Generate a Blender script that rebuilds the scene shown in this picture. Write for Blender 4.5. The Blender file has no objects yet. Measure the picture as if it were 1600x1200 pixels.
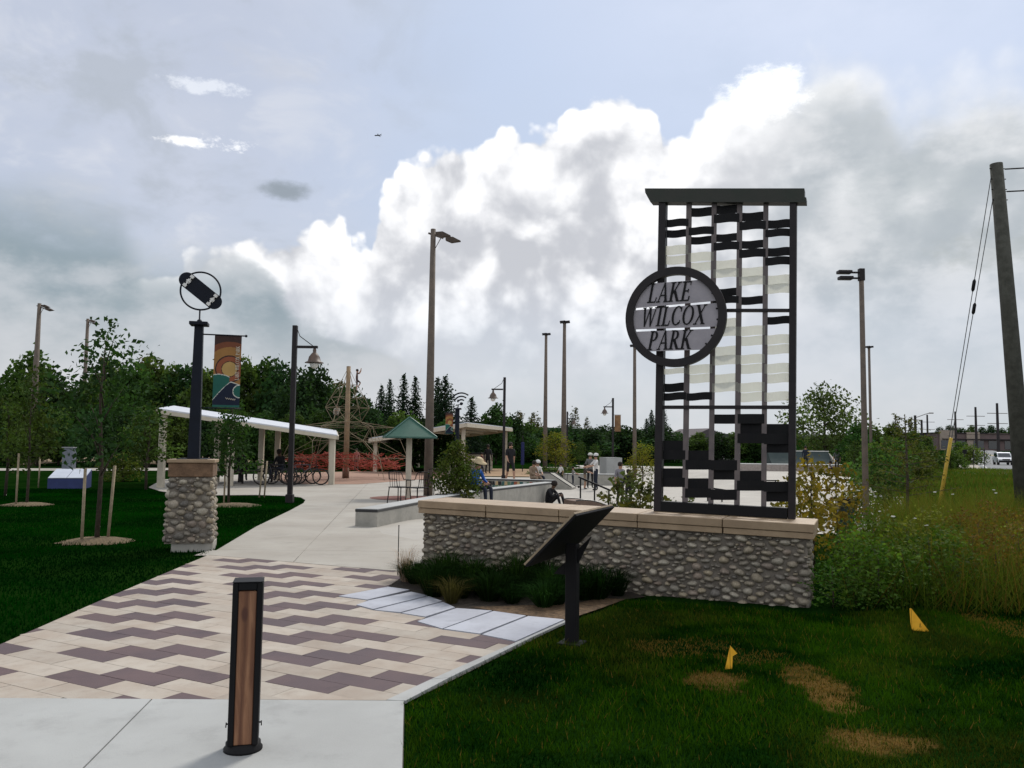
import bpy, bmesh, math, random
import numpy as np
from mathutils import Matrix, Vector, Euler

scene = bpy.context.scene
COL = scene.collection
RNG = random.Random(7)
NPR = np.random.default_rng(11)
PI = math.pi
R_ = math.radians

# ------------------------------------------------------------------ camera
F = 1300.0                      # focal length in photo pixels (1600 x 1200)
EYE = Vector((0, 0, 1.6))
CAMROT = (Matrix.Rotation(R_(90 + 4.355), 4, 'X') @ Matrix.Rotation(R_(0.7), 4, 'Z'))
cam = bpy.data.cameras.new('camera')
cam.sensor_width = 36.0
cam.lens = 36.0 * F / 1600.0
cam.clip_start = 0.1
cam.clip_end = 6000
camo = bpy.data.objects.new('camera', cam)
COL.objects.link(camo)
camo.matrix_world = Matrix.Translation(EYE) @ CAMROT
scene.camera = camo

# ------------------------------------------------------------------ exposure
scene.view_settings.view_transform = 'Standard'
scene.view_settings.look = 'None'
scene.view_settings.gamma = 1.0
scene.view_settings.use_curve_mapping = False
scene.view_settings.exposure = 0.1
scene.cycles.use_denoising = True
scene.cycles.max_bounces = 6
scene.cycles.diffuse_bounces = 3
scene.cycles.glossy_bounces = 3
scene.cycles.transparent_max_bounces = 8
scene.cycles.sample_clamp_indirect = 6.0

SUN_EL, SUN_AZ = 48.0, 24.0       # the sun stands ahead, a little to the right, behind cloud
SKY_GAIN = 1.1


def ray(px, py):
    d = CAMROT.to_3x3() @ Vector(((px - 800) / F, (600 - py) / F, -1.0))
    return d.normalized()


def gp(px, py, z=0.0):
    d = ray(px, py)
    return EYE + d * ((z - EYE.z) / d.z)


def pt(px, py, Y):
    d = ray(px, py)
    return EYE + d * (Y / d.y)


def azel(px, py):
    d = ray(px, py)
    return math.atan2(d.x, d.y), math.asin(d.z)


# ------------------------------------------------------------------ node helper
class NG:
    def __init__(self, tree):
        self.t = tree
        self.L = tree.links

    def n(self, typ, **kw):
        nd = self.t.nodes.new(typ)
        for k, v in kw.items():
            setattr(nd, k, v)
        return nd

    def put(self, sock, v):
        if v is None:
            return
        if hasattr(v, 'is_output') or isinstance(v, bpy.types.NodeSocket):
            self.L.new(v, sock)
        else:
            if sock.type == 'RGBA' and len(v) == 3:
                v = (*v, 1)
            sock.default_value = v

    def m(self, op, a, b=None, c=None, clamp=False):
        nd = self.n('ShaderNodeMath', operation=op, use_clamp=clamp)
        for i, v in enumerate((a, b, c)):
            self.put(nd.inputs[i], v)
        return nd.outputs[0]

    def vm(self, op, a, b=None, s=None):
        nd = self.n('ShaderNodeVectorMath', operation=op)
        self.put(nd.inputs[0], a)
        self.put(nd.inputs[1], b)
        if s is not None:
            self.put(nd.inputs['Scale'], s)
        return nd.outputs[0]

    def sm(self, x, a, b):
        nd = self.n('ShaderNodeMapRange', interpolation_type='SMOOTHSTEP')
        self.put(nd.inputs[0], x)
        self.put(nd.inputs[1], a)
        self.put(nd.inputs[2], b)
        return nd.outputs[0]

    def mr(self, x, a, b, c, d):
        nd = self.n('ShaderNodeMapRange')
        for i, v in enumerate((x, a, b, c, d)):
            self.put(nd.inputs[i], v)
        return nd.outputs[0]

    def mix(self, f, a, b, mode='MIX'):
        nd = self.n('ShaderNodeMix', data_type='RGBA', blend_type=mode)
        self.put(nd.inputs[0], f)
        self.put(nd.inputs[6], a)
        self.put(nd.inputs[7], b)
        return nd.outputs[2]

    def noise(self, vec, scale, detail=4, rough=0.55, dist=0.0, lac=2.0):
        nd = self.n('ShaderNodeTexNoise')
        self.put(nd.inputs['Vector'], vec)
        self.put(nd.inputs['Scale'], scale)
        self.put(nd.inputs['Detail'], detail)
        self.put(nd.inputs['Roughness'], rough)
        self.put(nd.inputs['Lacunarity'], lac)
        self.put(nd.inputs['Distortion'], dist)
        return nd.outputs[0]

    def ramp(self, x, pts, interp='LINEAR'):
        nd = self.n('ShaderNodeValToRGB')
        cr = nd.color_ramp
        cr.interpolation = interp
        while len(cr.elements) < len(pts):
            cr.elements.new(0.5)
        for e, (p, c) in zip(cr.elements, sorted(pts, key=lambda q: q[0])):
            e.position = p
            e.color = c if len(c) == 4 else (*c, 1)
        self.put(nd.inputs[0], x)
        return nd.outputs[0]


# ------------------------------------------------------------------ world: sky with its clouds, laid out by azimuth and elevation
world = bpy.data.worlds.new('World')
scene.world = world
world.use_nodes = True
wt = world.node_tree
wt.nodes.clear()
g = NG(wt)
tc = g.n('ShaderNodeTexCoord').outputs['Generated']
sp = g.n('ShaderNodeSeparateXYZ')
g.L.new(tc, sp.inputs[0])
dx, dy, dz = sp.outputs
U = g.m('ARCTAN2', dx, dy)
V = g.m('ARCSINE', dz)
nis = g.n('ShaderNodeTexSky', sky_type='NISHITA')
nis.sun_disc = False
nis.sun_elevation = R_(SUN_EL)
nis.sun_rotation = R_(SUN_AZ)
nis.air_density = 1.0
nis.dust_density = 2.0
blue = g.mix(1.0, nis.outputs[0], (0.10, 0.10, 0.10), 'MULTIPLY')

vs = g.n('ShaderNodeCombineXYZ')
g.put(vs.inputs[0], g.m('MULTIPLY', dx, 1.0))
g.put(vs.inputs[1], dy)
g.put(vs.inputs[2], g.m('MULTIPLY', dz, 1.7))
flat = vs.outputs[0]


def edge_ramp(pts):
    T = g.m('MULTIPLY_ADD', U, 0.5, 0.5, clamp=True)
    out = []
    for px, py in pts:
        a, e = azel(px, py)
        v = max(0.0, min(1.0, e / 0.7))
        out.append((max(0.0, min(1.0, a * 0.5 + 0.5)), (v, v, v)))
    return g.m('MULTIPLY', g.ramp(T, out), 0.7)


n_thin = g.noise(flat, 4.5, 5, 0.6)
veil = g.sm(n_thin, 0.32, 0.72)
skyc = g.mix(g.m('MULTIPLY_ADD', veil, 0.42, 0.42), blue, (0.60, 0.635, 0.72))
skyc = g.mix(0.6, skyc, g.mix(g.sm(U, -0.35, 0.0), (0.47, 0.51, 0.61), (0.42, 0.525, 0.71)))
low = g.sm(V, 0.30, 0.0)
skyc = g.mix(g.m('MULTIPLY', low, 0.9), skyc, g.mix(g.sm(n_thin, 0.35, 0.65), (0.50, 0.535, 0.56), (0.60, 0.61, 0.62)))

leftm = g.sm(U, 0.0, -0.35)
pat = g.noise(flat, 6.5, 5, 0.6, 0.4)
skyc = g.mix(g.m('MULTIPLY', g.m('MULTIPLY', g.sm(pat, 0.48, 0.66), leftm), 0.65), skyc, (0.39, 0.43, 0.49))
skyc = g.mix(g.m('MULTIPLY', g.m('MULTIPLY', g.sm(pat, 0.46, 0.32), leftm), 0.45), skyc, (0.66, 0.68, 0.73))
# out of the frame: brighter white cloud added to light the camera-facing sides
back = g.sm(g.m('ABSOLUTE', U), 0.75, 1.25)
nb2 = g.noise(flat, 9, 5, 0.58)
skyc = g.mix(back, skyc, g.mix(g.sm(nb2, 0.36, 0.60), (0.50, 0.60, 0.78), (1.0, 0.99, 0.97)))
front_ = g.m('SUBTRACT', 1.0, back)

# the big cumulus bank
off = g.vm('ADD', tc, (-0.014, 0.0, 0.03))
nb1 = g.noise(tc, 11, 5, 0.52, 0.2)
nb1b = g.noise(off, 11, 5, 0.52, 0.2)
vor = g.n('ShaderNodeTexVoronoi', feature='SMOOTH_F1')
g.put(vor.inputs['Vector'], tc)
g.put(vor.inputs['Scale'], 20.0)
g.put(vor.inputs['Smoothness'], 0.35)
g.put(vor.inputs['Detail'], 2.5)
puff = g.m('SUBTRACT', 0.5, vor.outputs['Distance'])
E1 = edge_ramp([(-420, 520), (-100, 470), (240, 420), (290, 362), (330, 348), (420, 344), (470, 326), (530, 322),
                (548, 368), (585, 340), (598, 275), (640, 235), (700, 186), (745, 206), (790, 168), (830, 178),
                (900, 140), (1018, 104), (1034, 160), (1075, 182), (1125, 122), (1190, 70), (1290, 38), (1370, 24), (1400, 60),
                (1480, 40), (1600, 20), (1900, 10)])
S1 = g.m('ADD', g.m('SUBTRACT', E1, V),
         g.m('ADD', g.m('MULTIPLY', g.m('SUBTRACT', nb1, 0.5), 0.075), g.m('MULTIPLY', puff, 0.05)))
soft = g.m('MULTIPLY_ADD', g.sm(U, 0.15, 0.5), 0.09, 0.010)
A1 = g.sm(S1, -0.004, soft)
inner = g.sm(S1, 0.018, 0.12)
right = g.sm(U, 0.17, 0.40)
relief = g.m('MULTIPLY', g.m('SUBTRACT', nb1, nb1b), g.m('MULTIPLY_ADD', right, -2.0, 2.6))
lit = g.m('SUBTRACT', 1.0, g.m('MULTIPLY', inner, 0.50))
lit = g.m('SUBTRACT', lit, g.m('MULTIPLY', right, 0.62))
lit = g.m('ADD', lit, relief)
lit = g.m('ADD', lit, g.m('MULTIPLY', g.m('SUBTRACT', puff, 0.12), g.m('MULTIPLY_ADD', right, -0.7, 1.0)))
lit = g.m('ADD', lit, g.m('MULTIPLY', g.m('SUBTRACT', nb1, 0.5), g.m('MULTIPLY_ADD', right, -0.75, 1.0)))
lit = g.sm(lit, -0.45, 0.88)
cumc = g.mix(lit, g.mix(right, (0.50, 0.515, 0.555), g.mix(g.sm(nb2, 0.38, 0.62), (0.40, 0.44, 0.475), (0.60, 0.62, 0.645))), (1.0, 1.0, 1.01))
cumfade = g.m('MULTIPLY', g.m('MULTIPLY', A1, front_), g.sm(V, 0.05, 0.22))
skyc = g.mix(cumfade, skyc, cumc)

# grey cloud standing in front of it, lower left
E2 = edge_ramp([(-500, 160), (-150, 200), (0, 230), (90, 255), (190, 292), (230, 372), (300, 392), (395, 392),
                (440, 428), (470, 490), (560, 520), (640, 580), (720, 620), (1000, 670), (1600, 690)])
S2 = g.m('ADD', g.m('SUBTRACT', E2, V), g.m('MULTIPLY', g.m('SUBTRACT', nb2, 0.5), 0.13))
A2 = g.m('MULTIPLY', g.sm(S2, -0.004, g.m('MULTIPLY_ADD', g.sm(U, -0.2, -0.55), 0.07, 0.02)), 0.92)
g2 = g.mix(g.sm(nb2, 0.36, 0.66), (0.235, 0.30, 0.34), (0.45, 0.485, 0.52))
g2 = g.mix(g.sm(V, 0.17, 0.03), g2, (0.57, 0.58, 0.60))
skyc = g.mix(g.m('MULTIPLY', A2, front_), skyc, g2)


def puffcloud(base, px, py, ru, rv, col, k=0.8, wob=0.9, lo=0.35, hi=0.95):
    a, e = azel(px, py)
    qa = g.m('DIVIDE', g.m('SUBTRACT', U, a), ru / F)
    qe = g.m('DIVIDE', g.m('SUBTRACT', V, e), rv / F)
    d2 = g.m('ADD', g.m('MULTIPLY', qa, qa), g.m('MULTIPLY', qe, qe))
    s = g.m('ADD', g.m('SUBTRACT', 1.0, d2), g.m('MULTIPLY', g.m('SUBTRACT', nfine, 0.5), wob * 3))
    return g.mix(g.m('MULTIPLY', g.sm(s, lo - 0.35, hi), k), base, col)


nfine = g.noise(flat, 30, 6, 0.68)
skyc = puffcloud(skyc, 447, 298, 50, 18, (0.25, 0.29, 0.33), 0.85, 0.5)
skyc = puffcloud(skyc, 290, 222, 42, 9, (1.0, 1.0, 1.0), 0.9, 1.3)
skyc = puffcloud(skyc, 350, 224, 42, 13, (0.95, 0.96, 0.98), 0.7, 1.9, 0.5)
skyc = puffcloud(skyc, 315, 135, 66, 13, (0.85, 0.88, 0.93), 0.55, 1.9, 0.5, 1.4)
skyc = puffcloud(skyc, 1540, 395, 90, 36, (0.40, 0.43, 0.43), 0.6, 1.1, 0.4, 1.5)
skyc = puffcloud(skyc, 1400, 300, 160, 60, (0.47, 0.51, 0.53), 0.5, 1.1, 0.4, 1.6)
skyc = puffcloud(skyc, 120, 135, 130, 42, (0.40, 0.44, 0.50), 0.6, 1.2, 0.4, 1.6)
skyc = puffcloud(skyc, 420, 100, 130, 30, (0.50, 0.53, 0.60), 0.45, 1.2, 0.4, 1.6)
skyc = puffcloud(skyc, 1195, 145, 74, 46, (1.1, 1.1, 1.09), 0.95, 0.8)
# below the horizon
skyc = g.mix(g.sm(V, 0.0, -0.03), skyc, (0.16, 0.17, 0.15))
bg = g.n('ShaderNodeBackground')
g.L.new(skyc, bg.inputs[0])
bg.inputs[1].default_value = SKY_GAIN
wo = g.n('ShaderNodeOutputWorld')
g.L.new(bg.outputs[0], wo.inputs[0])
world.cycles.sampling_method = 'MANUAL'
world.cycles.sample_map_resolution = 512

# ------------------------------------------------------------------ sun, veiled by cloud
sun = bpy.data.lights.new('sun', 'SUN')
sun.energy = 2.8
sun.angle = R_(12)
sun.color = (1.0, 0.95, 0.87)
suno = bpy.data.objects.new('sun', sun)
COL.objects.link(suno)
a, e = R_(SUN_AZ), R_(SUN_EL)
sdir = Vector((math.sin(a) * math.cos(e), math.cos(a) * math.cos(e), math.sin(e)))
suno.rotation_euler = sdir.to_track_quat('Z', 'Y').to_euler()
suno.location = (0, 0, 60)

# ------------------------------------------------------------------ materials
MATS = {}


def mat(name, col, rough=0.8, col2=None, scale=6.0, bump=0.0, bscale=40.0, metal=0.0, spec=0.3, rnd=0.0, detail=4):
    if name in MATS:
        return MATS[name]
    m = bpy.data.materials.new(name)
    m.use_nodes = True
    q = NG(m.node_tree)
    b = m.node_tree.nodes['Principled BSDF']
    b.inputs['Roughness'].default_value = rough
    b.inputs['Metallic'].default_value = metal
    b.inputs['Specular IOR Level'].default_value = spec
    pos = q.n('ShaderNodeNewGeometry').outputs['Position']
    c = (*col, 1)
    if col2 is None:
        col2 = tuple(v * 0.72 for v in col)
    nz = q.noise(pos, scale, detail, 0.6)
    c = q.mix(q.sm(nz, 0.3, 0.72), col2, col)
    if bump:
        st = q.sm(q.noise(pos, scale * 3.7, 5, 0.7), 0.48, 0.75)
        c = q.mix(q.m('MULTIPLY', st, 0.45), c, tuple(v * 0.72 for v in col2))
        gr = q.noise(pos, 260, 2, 0.7)
        c = q.mix(q.m('MULTIPLY', q.sm(gr, 0.55, 0.8), 0.35), c, tuple(v * 0.6 for v in col2))
    if rnd:
        oi = q.n('ShaderNodeObjectInfo').outputs['Random']
        isl = q.n('ShaderNodeNewGeometry').outputs['Random Per Island']
        f = q.m('FRACT', q.m('ADD', oi, isl))
        hs = q.n('ShaderNodeHueSaturation')
        q.put(hs.inputs['Value'], q.mr(f, 0, 1, 1 - rnd, 1 + rnd))
        q.put(hs.inputs['Color'], c)
        c = hs.outputs[0]
    q.L.new(c, b.inputs['Base Color'])
    if bump:
        bp = q.n('ShaderNodeBump')
        bp.inputs['Strength'].default_value = bump
        bp.inputs['Distance'].default_value = 0.02
        q.put(bp.inputs['Height'], q.noise(pos, bscale, 4, 0.6))
        q.L.new(bp.outputs[0], b.inputs['Normal'])
    MATS[name] = m
    return m


def leaf_mat(name, trans=0.35, tint=(1.15, 1.2, 0.55), spec=0.12):
    """foliage: colour from the 'col' attribute, part of the light passes through"""
    m = bpy.data.materials.new(name)
    m.use_nodes = True
    q = NG(m.node_tree)
    b = m.node_tree.nodes['Principled BSDF']
    b.inputs['Roughness'].default_value = 0.85
    b.inputs['Specular IOR Level'].default_value = spec
    at = q.n('ShaderNodeAttribute', attribute_name='col').outputs['Color']
    oi = q.n('ShaderNodeObjectInfo').outputs['Random']
    hs = q.n('ShaderNodeHueSaturation')
    q.put(hs.inputs['Hue'], q.mr(oi, 0, 1, 0.488, 0.515))
    q.put(hs.inputs['Value'], q.mr(oi, 0, 1, 0.8, 1.2))
    q.put(hs.inputs['Color'], at)
    if spec == 0:
        b = q.n('ShaderNodeBsdfDiffuse')
    q.L.new(hs.outputs[0], b.inputs[0])
    tr = q.n('ShaderNodeBsdfTranslucent')
    q.L.new(q.mix(1.0, hs.outputs[0], tint, 'MULTIPLY'), tr.inputs[0])
    mx = q.n('ShaderNodeMixShader')
    mx.inputs[0].default_value = trans
    q.L.new(b.outputs[0], mx.inputs[1])
    q.L.new(tr.outputs[0], mx.inputs[2])
    q.L.new(mx.outputs[0], m.node_tree.nodes['Material Output'].inputs[0])
    MATS[name] = m
    return m


LEAF = leaf_mat('leaf')
GRASS = leaf_mat('grass_blade', 0.22, (1.05, 1.2, 0.5), 0)

CONC = mat('concrete', (0.345, 0.352, 0.345), 0.8, (0.285, 0.288, 0.28), 0.7, 0.15, 120)
CONC2 = mat('concrete_walk', (0.325, 0.305, 0.268), 0.8, (0.265, 0.242, 0.208), 0.5, 0.12, 120)
CONCW = mat('concrete_wall', (0.36, 0.34, 0.30), 0.85, (0.27, 0.26, 0.23), 2.2, 0.2, 60)
JOINT = mat('joint', (0.10, 0.09, 0.08), 0.95)
PLIGHT = mat('paver_light', (0.355, 0.318, 0.272), 0.8, (0.298, 0.248, 0.202), 2.4, 0.25, 90, rnd=0.10)
PDARK = mat('paver_dark', (0.105, 0.070, 0.072), 0.8, (0.075, 0.055, 0.062), 1.1, 0.25, 90, rnd=0.05)
PBLUE = mat('paver_blue', (0.36, 0.375, 0.42), 0.7, (0.29, 0.298, 0.335), 1.8, 0.15, 90, rnd=0.05)
BLACK = mat('black_metal', (0.006, 0.006, 0.007), 0.55, (0.008, 0.0075, 0.008), 8, spec=0.15)
DARKM = mat('dark_bronze', (0.02, 0.016, 0.017), 0.5, (0.014, 0.012, 0.013), 8, spec=0.22)
UPR = mat('upright_brown', (0.14, 0.115, 0.11), 0.6, (0.10, 0.085, 0.085), 6)
PLATE = mat('plate_grey', (0.33, 0.305, 0.325), 0.5, (0.28, 0.26, 0.28), 9)


def mesh_strip_mat():
    """perforated sheet: partly see-through, lets light from behind pass"""
    m = bpy.data.materials.new('strip_mesh')
    m.use_nodes = True
    q = NG(m.node_tree)
    pos = q.n('ShaderNodeNewGeometry').outputs['Position']
    c = q.mix(q.noise(pos, 5, 3), (0.66, 0.68, 0.60), (0.68, 0.66, 0.57))
    df = q.n('ShaderNodeBsdfDiffuse')
    q.L.new(c, df.inputs[0])
    tr = q.n('ShaderNodeBsdfTranslucent')
    q.L.new(c, tr.inputs[0])
    tp_ = q.n('ShaderNodeBsdfTransparent')
    m1 = q.n('ShaderNodeMixShader')
    m1.inputs[0].default_value = 0.6
    q.L.new(df.outputs[0], m1.inputs[1])
    q.L.new(tr.outputs[0], m1.inputs[2])
    m2 = q.n('ShaderNodeMixShader')
    m2.inputs[0].default_value = 0.42
    q.L.new(m1.outputs[0], m2.inputs[1])
    q.L.new(tp_.outputs[0], m2.inputs[2])
    q.L.new(m2.outputs[0], m.node_tree.nodes['Material Output'].inputs[0])
    return m


MESHM = mesh_strip_mat()
CAPM = mat('cap_stone', (0.31, 0.222, 0.135), 0.55, (0.245, 0.17, 0.10), 3.5, 0.15, 90, spec=0.5, rnd=0.06)
MORTAR = mat('mortar', (0.19, 0.165, 0.135), 0.95, (0.13, 0.112, 0.092), 9, 0.5, 50)
WHITE = mat('white_paint', (0.70, 0.69, 0.66), 0.6, (0.66, 0.65, 0.62), 3)
CREAM = mat('cream_paint', (0.50, 0.45, 0.36), 0.7, (0.43, 0.385, 0.305), 3)
ROOFW = mat('white_roof', (0.50, 0.52, 0.56), 0.45, (0.44, 0.46, 0.50), 3)
GALV = mat('pole_concrete', (0.135, 0.105, 0.082), 0.8, (0.10, 0.08, 0.065), 5, 0.2, 60)
GREENR = mat('green_roof', (0.022, 0.085, 0.06), 0.6, (0.018, 0.07, 0.05), 4)
BARK = mat('bark', (0.075, 0.058, 0.042), 0.95, (0.045, 0.035, 0.026), 14, 0.6, 60)
BARKG = mat('bark_grey', (0.15, 0.125, 0.10), 0.95, (0.09, 0.075, 0.06), 14, 0.6, 60)
STAKE = mat('stake_wood', (0.33, 0.27, 0.18), 0.9, (0.24, 0.19, 0.125), 12)
MULCH = mat('mulch', (0.17, 0.125, 0.07), 0.95, (0.085, 0.06, 0.035), 30, 0.8, 70)
SOIL = mat('soil', (0.045, 0.034, 0.024), 0.95, (0.022, 0.018, 0.013), 25, 0.9, 60)
RUBBER = mat('rubber_surface', (0.28, 0.17, 0.12), 0.9, (0.23, 0.14, 0.10), 1.2)
SAND = mat('sand', (0.30, 0.225, 0.14), 0.95, (0.25, 0.185, 0.115), 0.5)
ROPE = mat('tan_rope', (0.24, 0.19, 0.125), 0.9)
REDROPE = mat('red_rope', (0.36, 0.07, 0.045), 0.9, (0.26, 0.05, 0.035), 9)
YELLOW = mat('flag_yellow', (0.80, 0.42, 0.03), 0.6, (0.72, 0.36, 0.02), 20)
GUARD = mat('guard_yellow', (0.48, 0.32, 0.04), 0.6, (0.38, 0.25, 0.035), 12)
UPOLE = mat('utility_pole_wood', (0.075, 0.075, 0.062), 0.95, (0.045, 0.045, 0.036), 6, 0.6, 60)
ASPH = mat('asphalt', (0.17, 0.175, 0.18), 0.9, (0.14, 0.145, 0.15), 0.6)
GLASS = mat('dark_glass', (0.02, 0.025, 0.03), 0.1, (0.02, 0.025, 0.03), 3, spec=0.6)
GLOBE = mat('lamp_globe', (0.75, 0.74, 0.70), 0.25, (0.72, 0.71, 0.66), 3)
COPPER = mat('lamp_copper', (0.10, 0.06, 0.04), 0.5, (0.06, 0.045, 0.035), 7, spec=0.4)
BLUEBOX = mat('blue_paint', (0.035, 0.05, 0.15), 0.55, (0.028, 0.04, 0.12), 4)
BLUELID = mat('lid_grey', (0.42, 0.45, 0.52), 0.5, (0.36, 0.39, 0.45), 3)
STEEL = mat('steel_edge', (0.02, 0.02, 0.022), 0.4, spec=0.5)
RUBBERB = mat('tyre', (0.02, 0.02, 0.02), 0.8)


def stone_mat():
    m = bpy.data.materials.new('field_stone')
    m.use_nodes = True
    q = NG(m.node_tree)
    b = m.node_tree.nodes['Principled BSDF']
    b.inputs['Roughness'].default_value = 0.85
    b.inputs['Specular IOR Level'].default_value = 0.25
    oi = q.n('ShaderNodeObjectInfo').outputs['Random']
    geo = q.n('ShaderNodeNewGeometry')
    f = q.m('FRACT', q.m('ADD', oi, q.m('MULTIPLY', geo.outputs['Random Per Island'], 7.31)))
    c = q.ramp(f, [(0.0, (0.155, 0.145, 0.13)), (0.15, (0.34, 0.295, 0.225)), (0.3, (0.22, 0.20, 0.165)), (0.45, (0.38, 0.32, 0.225)), (0.6, (0.19, 0.175, 0.155)),
                   (0.7, (0.28, 0.225, 0.18)), (0.85, (0.44, 0.40, 0.32)), (1.0, (0.23, 0.21, 0.175))])
    nz = q.noise(geo.outputs['Position'], 38, 4, 0.65)
    c = q.mix(q.sm(nz, 0.32, 0.75), q.mix(1.0, c, (0.62, 0.6, 0.58), 'MULTIPLY'), c)
    q.L.new(c, b.inputs['Base Color'])
    bp = q.n('ShaderNodeBump')
    bp.inputs['Strength'].default_value = 0.4
    bp.inputs['Distance'].default_value = 0.01
    q.put(bp.inputs['Height'], q.noise(geo.outputs['Position'], 45, 4, 0.6))
    q.L.new(bp.outputs[0], b.inputs['Normal'])
    return m


STONE = stone_mat()


def wood_mat():
    m = bpy.data.materials.new('bollard_wood')
    m.use_nodes = True
    q = NG(m.node_tree)
    b = m.node_tree.nodes['Principled BSDF']
    b.inputs['Roughness'].default_value = 0.7
    co = q.n('ShaderNodeTexCoord').outputs['Object']
    mp = q.n('ShaderNodeMapping')
    mp.inputs['Scale'].default_value = (16, 16, 1.3)
    q.L.new(co, mp.inputs[0])
    nz = q.noise(mp.outputs[0], 2.2, 4, 0.6, 0.9)
    wv = q.n('ShaderNodeTexWave', wave_type='BANDS', bands_direction='X')
    q.put(wv.inputs['Vector'], mp.outputs[0])
    wv.inputs['Scale'].default_value = 0.35
    wv.inputs['Distortion'].default_value = 6.0
    wv.inputs['Detail'].default_value = 3
    c = q.mix(q.m('MULTIPLY', wv.outputs[1], 0.8), (0.165, 0.072, 0.034), (0.30, 0.15, 0.075))
    c = q.mix(q.sm(nz, 0.35, 0.7), q.mix(1.0, c, (0.6, 0.5, 0.45), 'MULTIPLY'), c)
    sx = q.n('ShaderNodeSeparateXYZ')
    q.L.new(co, sx.inputs[0])
    kx = q.m('MULTIPLY', q.m('ADD', sx.outputs[0], 0.012), 60)
    kz = q.m('MULTIPLY', q.m('SUBTRACT', sx.outputs[2], 0.70), 26)
    kd = q.m('ADD', q.m('MULTIPLY', kx, kx), q.m('MULTIPLY', kz, kz))
    c = q.mix(q.m('MULTIPLY', q.sm(kd, 1.6, 0.2), 0.85), c, (0.06, 0.018, 0.010))
    q.L.new(c, b.inputs['Base Color'])
    return m


WOOD = wood_mat()

# ------------------------------------------------------------------ mesh builder


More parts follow.
